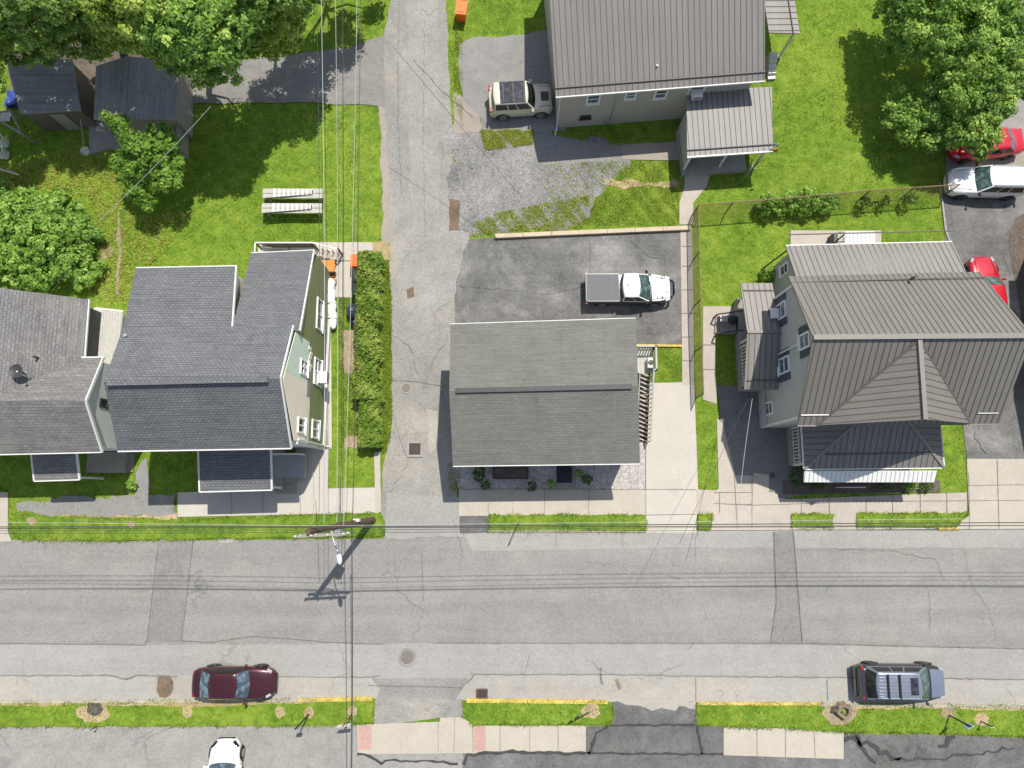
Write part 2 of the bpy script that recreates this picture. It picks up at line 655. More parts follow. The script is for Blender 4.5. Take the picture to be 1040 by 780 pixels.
def sheet(name, px, mat_, lvl, amp=0, paved=True, z=None, seed=None):
    zz = .009 * lvl + .00008 * LAYER[0] if z is None else z
    pts = [G(a, b, zz) for a, b in px]
    LAYER[0] += 1
    if amp:
        pts = ragged(pts, amp, .3, LAYER[0] if seed is None else seed)
    pts = [Vector((p[0], p[1], zz)) for p in pts]
    ar = sum(pts[i].x * pts[(i + 1) % len(pts)].y - pts[(i + 1) % len(pts)].x * pts[i].y for i in range(len(pts)))
    if ar < 0:
        pts.reverse()
    mb = MB()
    mb.poly(pts)
    o = mb.build(name, mat_, origin=(0, 0, 0))
    tag(o, kind='structure')
    if paved:
        PAVED.append([(p.x, p.y) for p in pts])
    return o


g = MB()
g.poly([(-400, -400, 0), (400, -400, 0), (400, 400, 0), (-400, 400, 0)])
tag(g.build('ground', 'lawn', origin=(0, 0, 0)), kind='structure')

sheet('street', [(-1200, 549), (0, 548), (100, 550), (390, 547), (392, 541), (470, 540), (1040, 536), (2300, 534), (2300, 716), (1040, 716), (707, 713), (630, 713), (617, 712), (470, 711), (380, 710), (0, 713), (-1200, 715)], 'street_asphalt', 2)
sheet('street_lane_strip', [(-1200, 652), (150, 655), (380, 654), (470, 653), (700, 653), (1040, 659), (2300, 664), (2300, 700), (1040, 692), (800, 690), (600, 688), (380, 689), (200, 688), (0, 688), (-1200, 690)], 'street_strip', 3, .03)
sheet('gutter_strip', [(-1200, 690), (0, 686), (110, 686), (128, 691), (140, 686), (375, 687), (386, 700), (381, 712), (0, 714), (-1200, 717)], 'gutter_concrete', 4, .03)
sheet('gutter_strip', [(463, 711), (478, 685), (600, 685), (800, 688), (1040, 691), (2300, 698), (2300, 719), (1040, 717), (707, 714), (617, 713)], 'gutter_concrete', 4, .03)
sheet('street_trench_patch', [(163, 546), (197, 545), (184, 651), (150, 652)], 'patch_asphalt', 4, .02)
sheet('street_trench_patch', [(785, 540), (806, 539), (811, 600), (815, 651), (783, 652), (788, 620)], 'patch_asphalt', 4, .02)
sheet('street_stain', [(160, 688), (164, 686), (172, 686), (176, 692), (176, 700), (173, 706), (168, 709), (162, 708), (159, 701)], 'mud', 5, .04)
sheet('street_stain', [(220, 545), (240, 545), (236, 551), (224, 552)], 'gutter_concrete', 5, .05)
sheet('street_north_edge', [(470, 540), (700, 539), (1040, 536), (2300, 534), (2300, 555), (1040, 556), (860, 557), (690, 556), (480, 560)], 'street_strip', 3, .03)
sheet('alley_south_end', [(380, 709), (470, 710), (470, 729), (452, 729), (380, 737)], 'alley_asphalt', 4, .03)

ALLEY = [(398, -200), (397, 0), (388, 45), (388, 105), (391, 135), (395, 250), (398, 330), (398, 430), (388, 482), (387, 520), (393, 549), (430, 549), (469, 546), (467, 524), (464, 500), (463, 478), (462, 330), (463, 245), (459, 130), (457, 90), (453, 0), (450, -200)]
sheet('alley', ALLEY, 'alley_asphalt', 3, .05)
sheet('alley_verge_dirt', [(385, 104), (391, 104), (393, 135), (397, 246), (388, 246), (388, 200)], 'concrete_brown', 4, .1)
sheet('alley_wheel_track', [(413, -150), (443, -150), (446, 90), (447, 240), (436, 330), (424, 330), (418, 240), (414, 90)], 'alley_worn', 4, .1)
sheet('alley_patch', [(404, 375), (428, 382), (444, 410), (437, 440), (402, 445), (400, 410)], 'alley_asphalt', 5, .12)
sheet('alley_patch', [(433, 415), (444, 418), (443, 455), (436, 462)], 'gutter_concrete', 6, .08)
sheet('alley_apron', [(392, 500), (466, 505), (470, 545), (392, 547)], 'street_strip', 5, .08)
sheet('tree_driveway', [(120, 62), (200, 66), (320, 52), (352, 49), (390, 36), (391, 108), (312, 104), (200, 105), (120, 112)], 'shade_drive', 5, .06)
sheet('mud_puddle', [(457, 202), (467, 204), (466, 233), (456, 234)], 'mud', 6, .06)
sheet('alley_stain', [(413, 294), (420, 291), (421, 301), (414, 303)], 'mud', 6, .06)
sheet('tan_apron', [(458, 234), (476, 236), (470, 262), (462, 300), (440, 320), (436, 262)], 'alley_worn', 6, .12)

# upper driveway, gravel, parking
sheet('upper_driveway', [(467, 45), (480, 38), (510, 37), (540, 33), (560, 30), (575, 30), (575, 133), (520, 134), (490, 134), (487, 118), (470, 100), (466, 70)], 'driveway_grey', 5, .06)
sheet('driveway_patch', [(460, 92), (486, 112), (490, 133), (462, 135)], 'concrete_brown', 4, .1)
sheet('gravel_yard', [(456, 128), (492, 133), (540, 135), (632, 145), (640, 163), (628, 174), (612, 186), (606, 200), (590, 226), (540, 232), (500, 236), (478, 240), (458, 236)], 'gravel', 3, .4)
sheet('gravel_pad', [(540, 135), (633, 149), (636, 164), (544, 168)], 'driveway_grey', 4, .08)
sheet('concrete_slab', [(632, 147), (694, 143), (700, 163), (632, 162)], 'concrete_brown', 6)
sheet('garden_path', [(696, 160), (726, 160), (718, 189), (704, 206), (704, 228), (690, 228), (690, 206), (695, 190)], 'concrete_pink', 6)
sheet('parking_lot', [(462, 246), (480, 243), (500, 241), (692, 234), (693, 300), (692, 351), (640, 352), (640, 440), (462, 440)], 'lot_asphalt', 4, .03)
sheet('lot_walk', [(691, 234), (703, 231), (704, 300), (705, 391), (693, 391), (692, 300)], 'concrete_pink', 6)
sheet('pad_driveway', [(654, 389), (705, 388), (709, 497), (707, 541), (656, 541), (656, 497)], 'concrete_pale', 5)
sheet('pebble_bed', [(458, 466), (658, 466), (657, 498), (466, 498)], 'pebble_bed', 4)
sheet('side_strip', [(622, 385), (657, 387), (657, 470), (622, 470)], 'pebble_bed', 3)
sheet('front_walk', [(566, 470), (584, 470), (586, 498), (564, 498)], 'concrete_brown', 6)
sheet('pavement', [(466, 497), (656, 497), (656, 523), (466, 524)], 'concrete', 7)
sheet('pavement_patch', [(467, 523), (497, 523), (497, 541), (467, 542)], 'dark_lot', 5, .03)

# right-hand plot
sheet('east_walk', [(714, 311), (757, 311), (757, 326), (726, 326), (728, 410), (714, 406)], 'concrete_pink', 5)
sheet('east_yard', [(727, 392), (800, 388), (830, 432), (830, 500), (790, 507), (725, 500), (731, 497), (731, 405)], 'yard_grey_shaded', 4)  # asphalt grey, set darker to hold the house shade over the yard
sheet('east_yard_lit_strip', [(728, 424), (734, 430), (747, 483), (766, 483), (766, 501), (725, 500), (730, 496)], 'concrete_pink', 5)  # concrete outlined as the sunlit strip, sunlight put into the paler colour
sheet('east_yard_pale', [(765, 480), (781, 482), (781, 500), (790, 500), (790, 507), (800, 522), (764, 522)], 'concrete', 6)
sheet('pavement', [(707, 497), (764, 500), (800, 507), (982, 500), (982, 522), (707, 522)], 'concrete_pink', 5)
sheet('pavement_crossing', [(724, 521), (805, 521), (805, 538), (722, 539)], 'concrete_pink', 6)
sheet('pavement_crossing', [(846, 521), (871, 521), (871, 538), (846, 538)], 'concrete_pink', 6)
sheet('east_apron', [(982, 466), (1300, 466), (1300, 537), (966, 538), (984, 522)], 'concrete', 6)
sheet('east_driveway', [(958, 186), (1060, 190), (1060, 300), (1300, 300), (1300, 467), (982, 467), (978, 430), (965, 380)], 'lot_asphalt', 4, .02)
sheet('east_lot', [(1032, -200), (1400, -200), (1400, 300), (1060, 300), (960, 186), (960, 150), (1000, 135), (1026, 100), (1036, 50)], 'pale_lot', 3, .05)
sheet('east_lot_pale', [(990, 152), (1100, 130), (1100, 190), (990, 172)], 'concrete_brown', 5, .1)
sheet('mulch_bed', [(1025, 235), (1032, 221), (1045, 214), (1120, 214), (1120, 345), (1040, 345), (1034, 300), (1026, 258)], 'mulch', 6)
sheet('patio', [(803, 234), (895, 234), (895, 262), (803, 262)], 'concrete_pink', 5)
sheet('planting_bed', [(795, 488), (955, 488), (955, 500), (795, 502)], 'mulch', 6)

# left plots
sheet('pavement', [(180, 500), (300, 497), (300, 455), (334, 455), (333, 496), (384, 495), (385, 521), (180, 525)], 'concrete_pale', 5)
sheet('back_walk', [(262, 246), (396, 246), (397, 264), (362, 264), (358, 302), (326, 302), (326, 264), (262, 264)], 'concrete_pale', 5)
sheet('path_end', [(378, 246), (397, 246), (397, 264), (381, 264)], 'straw', 6, .08)
sheet('house_strip', [(330, 300), (336, 300), (337, 456), (333, 456)], 'concrete_pale', 5)
sheet('path_edging', [(380, 459), (386, 459), (387, 520), (381, 520)], 'concrete', 6, .02)
sheet('worn_path', [(16, 511), (30, 508), (50, 509), (52, 505), (112, 505), (114, 503), (178, 502), (178, 522), (155, 524), (60, 524), (18, 520)], 'driveway_grey', 4, .14)
sheet('straw_edge', [(50, 520), (110, 523), (180, 521), (180, 528), (150, 531), (100, 528), (50, 526)], 'straw', 3, .15)
sheet('worn_path', [(138, 480), (144, 468), (149, 465), (152, 502), (137, 503)], 'driveway_grey', 5, .08)
sheet('west_apron', [(-200, 500), (8, 500), (8, 540), (12, 550), (-200, 552)], 'concrete_pink', 5)
sheet('garden_dirt', [(346, 335), (360, 335), (362, 380), (350, 378)], 'dirt', 2, .15)
sheet('garden_dirt', [(350, 446), (372, 440), (374, 455), (349, 456)], 'dirt', 2, .15)
sheet('garden_dirt', [(361, 370), (366, 370), (368, 450), (362, 450)], 'dirt', 2, .12)
sheet('worn_track', [(119.5, 215), (121.5, 215), (122.5, 250), (121, 300), (118, 300), (119.5, 250)], 'dirt', 2, .1)
sheet('bare_patch', [(100, 252), (110, 250), (114, 260), (104, 264)], 'dirt', 2, .3, paved=False)
sheet('bare_patch', [(560, 166), (630, 184), (690, 184), (690, 190), (640, 190), (600, 190)], 'straw', 2, .2)
sheet('shed_ground', [(10, 40), (190, 40), (190, 95), (178, 120), (100, 128), (96, 112), (12, 110)], 'mulch', 2, .2)

# south side
sheet('south_lot', [(-1200, 738), (0, 738), (363, 737), (363, 765), (480, 765), (480, 1100), (-1200, 1100)], 'pale_lot', 3, .03)
sheet('south_dark_lot', [(470, 764), (735, 766), (857, 770), (857, 745), (950, 746), (1040, 749), (2300, 760), (2300, 1100), (470, 1100)], 'dark_lot', 4, .05)
sheet('south_driveway', [(622, 713), (706, 713), (708, 737), (736, 738), (736, 767), (594, 767), (594, 737), (622, 737)], 'dark_lot', 5, .04)
sheet('broken_concrete', [(626, 711), (707, 712), (706, 720), (690, 717), (686, 722), (672, 719), (662, 722), (650, 717), (636, 716)], 'gutter_concrete', 6, .08)
sheet('south_pavement', [(363, 736), (447, 733), (447, 729), (480, 728), (481, 737), (595, 737), (595, 764), (363, 766)], 'concrete', 6)
sheet('south_pavement', [(735, 738), (800, 740), (857, 742), (857, 771), (796, 769), (735, 767)], 'concrete', 6)
sheet('tactile_ramp', [(364, 737), (377, 737), (377, 761), (364, 762)], 'ramp_pink', 7, paved=False)
sheet('tactile_ramp', [(481, 738), (493, 738), (493, 762), (481, 763)], 'ramp_pink', 7, paved=False)

# verges with a kerb on the street side: raised 10 cm
RAISED = []


def verge(px, name='grass_verge'):
    pts = ragged([G(a, b, .1) for a, b in px], .035, .3, len(RAISED))
    mb = MB()
    mb.prism(pts, 0, .1)
    tag(mb.build(name, 'lawn', origin=(0, 0, 0)), kind='structure')
    RAISED.append([(p[0], p[1]) for p in pts])


verge([(-600, 713), (0, 714), (90, 713), (380, 710), (379, 734), (300, 737), (0, 738), (-600, 738)])
verge([(470, 712), (620, 713), (623, 724), (619, 735), (480, 736), (470, 729)])
verge([(707, 715), (840, 715), (1040, 718), (1600, 724), (1600, 752), (1040, 748), (950, 744), (857, 743), (800, 740), (735, 738), (708, 736)])
verge([(10, 523), (180, 528), (385, 521), (391, 530), (390, 544), (100, 549), (22, 548), (12, 540)])
verge([(497, 523), (656, 523), (656, 539), (496, 539)])
verge([(709, 522), (724, 522), (721, 537), (709, 537)])
verge([(804, 522), (846, 522), (846, 536), (804, 536)])
verge([(870, 521), (984, 521), (970, 536), (870, 536)])


def kerb(pts, mat_, wd=.16, h=.12, name='kerb'):
    mb = MB()
    P = [G(a, b, 0) for a, b in pts]
    for a, b in zip(P[:-1], P[1:]):
        mb.bar(a + Vector((0, 0, h / 2)), b + Vector((0, 0, h / 2)), wd, h)
    tag(mb.build(name, mat_, origin=(0, 0, 0)), kind='structure')


kerb([(-600, 713), (0, 712.5), (302, 710.8)], 'kerb_concrete')
kerb([(303, 710.5), (379, 709.3)], 'yellow_paint', .22, .13, 'yellow_kerb')
kerb([(474, 711), (617, 712.5)], 'yellow_paint', .22, .13, 'yellow_kerb')
kerb([(708, 714), (832, 714.5)], 'yellow_paint', .16, .13, 'yellow_kerb')
kerb([(833, 715), (1040, 717.5), (1600, 723)], 'kerb_concrete')
kerb([(496, 539.7), (656, 539.7)], 'kerb_concrete', .1)
kerb([(804, 537), (846, 537)], 'kerb_concrete', .1)
kerb([(870, 537), (950, 537)], 'kerb_concrete', .1)
kerb([(952, 537), (974, 537)], 'yellow_paint', .16, .13, 'yellow_kerb')
kerb([(646, 351), (692, 351.5)], 'yellow_paint', .14, .14, 'yellow_kerb')
kerb([(954, 186), (960, 235), (966, 250)], 'concrete_grey', .12, .1)


# cracks and slab joints: thin irregular ribbons 3 mm above the paving they cross
def ribbon(pts, wd, mat_, z=.04, jit=.05, name='paving_joint', seed=1, mb=None):
    rnd = random.Random(seed)
    P = [G(a, b, z) for a, b in pts]
    Q = []
    for a, b in zip(P[:-1], P[1:]):
        L = (b - a).length
        k = max(1, int(L / .3))
        nn = Vector((-(b - a).y, (b - a).x, 0)).normalized()
        for j in range(k):
            Q.append(a + (b - a) * j / k + nn * rnd.uniform(-jit, jit))
    Q.append(P[-1])
    vs, fs = [], []
    for i, p in enumerate(Q):
        t = Q[min(i + 1, len(Q) - 1)] - Q[max(i - 1, 0)]
        nn = Vector((-t.y, t.x, 0)).normalized()
        h = wd * .5 * rnd.uniform(.55, 1.3)
        vs += [p + nn * h, p - nn * h]
    fs = [(2 * i, 2 * i + 1, 2 * i + 3, 2 * i + 2) for i in range(len(Q) - 1)]
    mb.add(vs, fs)


mb = MB()
SEED = 11
for pts, wd, jit in [
    ([(-600, 652), (0, 653), (148, 655), (148, 651)], .05, .02), ([(184, 651), (215, 652), (255, 646), (285, 648), (330, 652), (390, 654)], .045, .02),
    ([(440, 653), (560, 653), (783, 653), (815, 653), (1040, 659), (1500, 666)], .05, .02),
    ([(-600, 690), (0, 686), (112, 686), (128, 690), (138, 686), (180, 687)], .07, .03), ([(280, 687), (376, 688), (386, 686)], .05, .03),
    ([(478, 685), (620, 685), (720, 687), (860, 688), (1040, 690)], .06, .03),
    ([(196, 545), (190, 600), (184, 651)], .05, .01), ([(161, 548), (155, 600), (149, 652)], .03, .01),
    ([(786, 540), (789, 610), (783, 652)], .035, .01), ([(806, 540), (811, 600), (815, 652)], .05, .01),
    ([(374, 696), (468, 698)], .04, .02), ([(394, 548), (395, 580), (388, 584)], .03, .02),
    ([(468, 700), (482, 685)], .09, .05), ([(460, 528), (470, 560), (466, 585)], .02, .06), ([(610, 678), (612, 695)], .1, .08), ([(626, 690), (630, 700)], .16, .05),
    ([(707, 688), (707, 712)], .03, .01), ([(840, 690), (841, 712)], .03, .01), ([(565, 540), (565, 556)], .02, .01), ([(632, 540), (633, 556)], .02, .01),
    ([(850, 557), (910, 560), (950, 568), (960, 590)], .02, .06), ([(980, 560), (985, 590), (1005, 620), (1012, 650)], .016, .1),
    ([(943, 595), (945, 640)], .02, .08),
    ([(400, 560), (402, 600), (430, 620), (420, 650)], .025, .15), ([(428, 560), (430, 610)], .05, .02),
    ([(540, 660), (530, 690)], .02, .05), ([(700, 660), (706, 650)], .02, .03),
    ([(398, 386), (420, 387), (440, 390), (458, 394)], .03, .03), ([(431, 20), (430, 150), (432, 240)], .018, .04), ([(405, 0), (404, 120), (408, 200)], .03, .05), ([(420, 60), (445, 88), (480, 118)], .03, .05),
    ([(400, 340), (415, 350), (425, 380)], .02, .1), ([(455, 340), (440, 370), (428, 400)], .025, .1), ([(400, 420), (415, 470), (395, 500)], .02, .1),
    ([(599, 240), (600, 262), (597, 290)], .04, .04), ([(640, 243), (660, 260), (676, 262), (676, 270)], .03, .06), ([(465, 290), (560, 298), (610, 286)], .025, .06),
    ([(983, 470), (975, 490)], .02, .03), ([(1020, 260), (1027, 280)], .03, .03), ([(1000, 420), (990, 445), (1002, 460)], .05, .1),
]:
    SEED += 1
    ribbon(pts, wd, '', .0865, jit, seed=SEED, mb=mb)
tag(mb.build('paving_cracks', 'crack_dark', origin=(0, 0, 0)), kind='structure')
mb = MB()
for pts, wd, jit in [
    ([(598, 766), (606, 745), (617, 738)], .16, .04), ([(617, 737), (706, 736)], .13, .04), ([(708, 737), (713, 766)], .14, .05), ([(470, 776), (475, 767), (510, 764), (595, 765)], .18, .08), ([(595, 765), (735, 766)], .13, .04),
    ([(363, 765), (375, 767), (388, 776)], .12, .05), ([(388, 776), (391, 772), (450, 774), (465, 776)], .12, .05),
    ([(858, 750), (880, 755), (905, 768), (915, 772)], .22, .15), ([(870, 745), (876, 762), (890, 775)], .2, .15), ([(905, 772), (960, 770), (1030, 760)], .12, .15), ([(955, 760), (970, 748)], .25, .15),
]:
    SEED += 1
    ribbon(pts, wd, '', .0875, jit, seed=SEED, mb=mb)
tag(mb.build('sealed_cracks', 'crack_black', origin=(0, 0, 0)), kind='structure')
mb = MB()
for pts in [
    [(521, 497), (521, 524)], [(553, 497), (553, 524)], [(598, 497), (598, 524)], [(496, 510), (496, 524)], [(656, 497), (707, 497)], [(656, 389), (656, 541)], [(466, 497), (656, 497)],
    [(656, 523), (707, 522)], [(764, 480), (764, 536)], [(746, 482), (749, 537)], [(749, 512), (764, 512)], [(814, 507), (814, 522)], [(842, 503), (843, 522)], [(880, 502), (880, 522)], [(907, 501), (907, 520)], [(935, 500), (935, 520)], [(962, 499), (962, 521)],
    [(725, 500), (765, 500)], [(725, 511), (765, 513), (880, 509), (1040, 508)], [(984, 480), (985, 537)], [(1013, 467), (1015, 537)], [(983, 493), (1040, 492)], [(731, 500), (731, 521)],
    [(693, 250), (704, 250)], [(693, 270), (704, 270)], [(693, 294), (704, 294)], [(693, 318), (704, 318)], [(693, 342), (704, 342)], [(693, 366), (704, 366)],
    [(508, 737), (508, 764)], [(538, 737), (538, 764)], [(567, 737), (567, 764)], [(462, 729), (461, 764)], [(445, 733), (445, 764)], [(480, 737), (480, 764)], [(769, 739), (769, 768)], [(798, 740), (798, 769)], [(827, 741), (828, 770)],
    [(235, 499), (235, 523)], [(267, 498), (267, 523)], [(305, 497), (305, 522)], [(345, 496), (345, 522)], [(180, 501), (180, 525)], [(362, 264), (326, 266)], [(714, 350), (727, 350)], [(714, 375), (727, 375)],
    [(735, 420), (775, 424), (805, 455)], [(746, 393), (748, 470), (766, 482)], [(730, 424), (760, 421)],
]:
    SEED += 1
    ribbon(pts, .035, '', .0905, .006, seed=SEED, mb=mb)
tag(mb.build('slab_joints', 'joint', origin=(0, 0, 0)), kind='structure')

# dirt rings on the verges
for i, (x, y, rx, ry, m_) in enumerate([(95, 724, 20, 12, 'straw'), (96, 720, 10, 8, 'mulch'), (190, 722, 6, 9, 'straw'), (284, 723, 6, 7, 'straw'), (314, 724, 6, 7, 'straw'), (358, 722, 6, 6, 'straw'),
                                        (600, 722, 11, 9, 'straw'), (853, 725, 20, 13, 'dirt'), (854, 721, 13, 8, 'mulch'), (963, 724, 9, 7, 'dirt'), (997, 731, 9, 8, 'straw'), (32, 529, 6, 5, 'dirt'), (133, 533, 5, 4, 'dirt'), (118, 45, 2, 2, 'dirt')]):
    pp = [(x + rx * math.cos(a) * random.uniform(.72, 1.0), y + ry * math.sin(a) * random.uniform(.72, 1.0)) for a in [k * math.pi / 9 for k in range(18)]]
    sheet('dirt_patch', pp, 'bark_mulch' if m_ == 'mulch' else m_, 0, .09, z=.104 + .004 * (i % 3) if y > 500 else .02)
sheet('kerb_straw', [(180, 711), (300, 709.5), (330, 713), (250, 716), (200, 718), (100, 716), (0, 717), (0, 713)], 'straw', 0, .06, z=.104)
sheet('kerb_straw', [(830, 714), (1040, 718), (1040, 723), (960, 719), (880, 720), (840, 718)], 'straw', 0, .08, z=.104)


# ---------------------------------------------------------------- building helpers
Z = Vector((0, 0, 1))


def normal(pts):
    nr = Vector((0, 0, 0))
    for i in range(len(pts)):
        nr += (pts[i] - pts[0]).cross(pts[(i + 1) % len(pts)] - pts[0])
    nr.normalize()
    return nr if nr.z >= 0 else -nr


def planar(P):
    """lift the last corner of a four-cornered roof plane into the plane of the other three"""
    a, b, c, d_ = P
    n = (b - a).cross(c - a)
    return [a, b, c, Vector((d_.x, d_.y, a.z - ((d_.x - a.x) * n.x + (d_.y - a.y) * n.y) / n.z))]


def ribs(mb, pts, spacing=.4, wd=.035, h=.04, mi=0, across=False, phase=.5, margin=.02):
    """standing seams running up (or across) a roof plane, clipped to its outline"""
    pts = [Vector(p) for p in pts]
    n = normal(pts)
    e = Z.cross(n)
    e = e.normalized() if e.length > 1e-4 else Vector((1, 0, 0))
    s = n.cross(e)
    if across:
        e, s = s, e
    A = [(p - pts[0]).dot(e) for p in pts]
    B = [(p - pts[0]).dot(s) for p in pts]
    a = min(A) + spacing * phase
    while a < max(A):
        hit = []
        for i in range(len(pts)):
            j = (i + 1) % len(pts)
            if (A[i] - a) * (A[j] - a) < 0:
                t = (a - A[i]) / (A[j] - A[i])
                hit.append((B[i] + (B[j] - B[i]) * t, pts[i] + (pts[j] - pts[i]) * t))
        hit.sort(key=lambda z_: z_[0])
        for (b0, P0), (b1, P1) in zip(hit[::2], hit[1::2]):
            if b1 - b0 > .1:
                dd_ = (P1 - P0).normalized() * margin
                p = P0 + dd_ + n * (h / 2)
                q_ = P1 - dd_ + n * (h / 2)
                mb.obox((p + q_) / 2, q_ - p, e * wd, n * h, mi)
        a += spacing


def window(root, c, nrm, wd, h, vert=0, hor=1, frame='white_vinyl', glass='glass_pane', fw=.09, shutters=None, name='window', label=None):
    c = Vector(c)
    nrm = Vector(nrm).normalized()
    u = Z.cross(nrm)
    m = MB()
    o = nrm * .03
    for sgn in (-1, 1):
        m.obox(c + u * sgn * (wd / 2 - fw / 2) + o, u * fw, nrm * .1, Z * h)
        m.obox(c + Z * sgn * (h / 2 - fw / 2) + o, u * (wd - 2 * fw), nrm * .1, Z * fw)
    m.obox(c - Z * (h / 2 + .02) + nrm * .06, u * (wd + .12), nrm * .16, Z * .05)
    for k in range(vert):
        m.obox(c + u * wd * ((k + 1) / (vert + 1) - .5) + o, u * .07, nrm * .08, Z * (h - 2 * fw))
    for k in range(hor):
        m.obox(c + Z * h * ((k + 1) / (hor + 1) - .5) + nrm * .025, u * (wd - 2 * fw), nrm * .07, Z * .06)
    f = m.build(name, frame, root)
    if label:
        f['label'] = label
    m = MB()
    m.obox(c + nrm * .012, u * (wd - fw), nrm * .02, Z * (h - fw))
    m.build('pane', glass, f)
    if shutters:
        for sgn in (-1, 1):
            m = MB()
            cc = c + u * sgn * (wd / 2 + .22) + nrm * .025
            m.obox(cc, u * .4, nrm * .05, Z * (h + .1))
            for k in range(5):
                m.obox(cc + nrm * .03 + Z * (h * (k - 2) * .18), u * .3, nrm * .02, Z * .09)
            m.build('shutter', shutters, f)
    return f


def aircon(root, c, nrm, wd=.6, dp=.5, h=.42, name='air_conditioner'):
    c = Vector(c)
    nrm = Vector(nrm).normalized()
    u = Z.cross(nrm)
    m = MB()
    m.obox(c + nrm * dp / 2, u * wd, nrm * dp, Z * h)
    for k in range(4):
        m.obox(c + nrm * (dp + .005) + Z * h * (k - 1.5) * .2, u * wd * .85, nrm * .02, Z * .03, 1)
    m.obox(c + nrm * dp / 2 + Z * (h / 2 + .01), u * wd * .9, nrm * dp * .85, Z * .02, 0)
    return m.build(name, ['white_vinyl', 'dark_trim'], root)


def gutter(root, p, q_, mat_='white_trim', wd=.11, h=.11, name='gutter', drop=.05):
    m = MB()
    m.bar(Vector(p) - Z * drop, Vector(q_) - Z * drop, wd, h)
    return m.build(name, mat_, root)


def railing(mb, p, q_, h=.95, post=.09, bal=.035, gap=.14, mi=0, mi2=0, skip_post=False):
    p, q_ = Vector(p), Vector(q_)
    L = (Vector((q_.x, q_.y, 0)) - Vector((p.x, p.y, 0))).length
    mb.bar(p + Z * h, q_ + Z * h, .1, .05, mi)
    mb.bar(p + Z * .12, q_ + Z * .12, .05, .05, mi)
    if not skip_post:
        for e in (p, q_):
            mb.obox(e + Z * (h / 2), (post, 0, 0), (0, post, 0), (0, 0, h + .06), mi)
    k = max(1, int(L / gap))
    for i in range(1, k):
        c = p + (q_ - p) * i / k
        mb.obox(c + Z * (h / 2 + .06), (bal, 0, 0), (0, bal, 0), (0, 0, h - .14), mi2)


def posts(root, pts, z0, z1, r=.06, mat_='white_trim', name='post'):
    for p in pts:
        m = MB()
        m.obox((p[0], p[1], (z0 + z1) / 2), (2 * r, 0, 0), (0, 2 * r, 0), (0, 0, z1 - z0))
        m.obox((p[0], p[1], z0 + .04), (2 * r + .06, 0, 0), (0, 2 * r + .06, 0), (0, 0, .08))
        m.build(name, mat_, root)


def stairs(root, p, q_, wd, z_top, n, mat_='grey_wood', name='steps', z_bot=0.0, open_=False):
    """from p (at z_top) down to q_ (ground)"""
    p, q_ = Vector((p[0], p[1], 0)), Vector((q_[0], q_[1], 0))
    dv = q_ - p
    run = dv / n
    u = Vector((-dv.y, dv.x, 0)).normalized()
    m = MB()
    for i in range(n):
        zt = z_top - (z_top - z_bot) * (i + 1) / (n + 1)
        c = p + run * (i + .5)
        if open_:
            m.obox(c + Z * (zt - .025), run * .9, u * wd, Z * .05)
        else:
            m.obox(c + Z * (zt / 2), run, u * wd, Z * zt)
    if open_:
        for sgn in (-1, 1):
            m.bar(p + u * sgn * wd / 2 + Z * (z_top - .2), q_ + u * sgn * wd / 2 + Z * .05, .05, .2)
    return m.build(name, mat_, root)


def foot(*pp):
    PAVED.append([(p[0], p[1]) for p in pp])


# ---------------------------------------------------------------- centre house
zc, zrc = 4.4, 5.9
NW, NE, SE, SW = G(457.5, 329, zc), G(645.5, 323, zc), G(650, 471, zc), G(460, 473.5, zc)
RW, RE = G(456.3, 397, zrc), G(648.3, 392.5, zrc)
h = thing('bungalow', 'low house with plain dark grey shingle roof and long ridge vent on the alley corner', 'house', (3.6, 5, 0))
m = MB()
m.slab([NW, RW, RE, NE], .12, 0, 1)
m.slab([SW, SE, RE, RW], .12, 0, 1)
rf = m.build('roof', ['shingle_olive', 'white_trim'], h)
m = MB()
a, b = RW + (RE - RW) * .035, RW + (RE - RW) * .965
m.obox((a + b) / 2 + Z * .05, b - a, (0, .26, 0), (0, 0, .10))
m.build('ridge_vent', 'dark_trim', rf)
i = .32
wx0, wx1 = NW.x + i + .1, NE.x - i
wyS, wyN = SW.y + i, NW.y - i - .05
m = MB()
ymid = (RW.y + RE.y) / 2
for x in (wx0, wx1):
    m.poly([(x, wyS, 0), (x, wyN, 0), (x, wyN, zc - .03), (x, ymid, zrc - .2), (x, wyS, zc - .03)])
for y in (wyS, wyN):
    m.poly([(wx0, y, 0), (wx1, y, 0), (wx1, y, zc), (wx0, y, zc)])
m.build('wall', 'siding_grey', h)
foot((wx0, wyS), (wx1, wyS), (wx1, wyN), (wx0, wyN))
gutter(h, NW, NE, wd=.05)
gutter(h, SW, SE, wd=.07)
for px_ in (500, 540, 610):
    x = G(px_, 475, 2).x
    window(h, (x, wyS, 2.9), (0, -1, 0), 1.1, 1.2)
xd = G(573, 475, 0).x
m = MB()
m.box((xd, wyS - .03, 1.05), (1.0, .08, 2.1))
m.build('door', 'navy_door', h)
window(h, (wx1, 8.6, 3.2), (1, 0, 0), .9, 1.1)
window(h, (wx0, 6.0, 3.0), (-1, 0, 0), .9, 1.1)
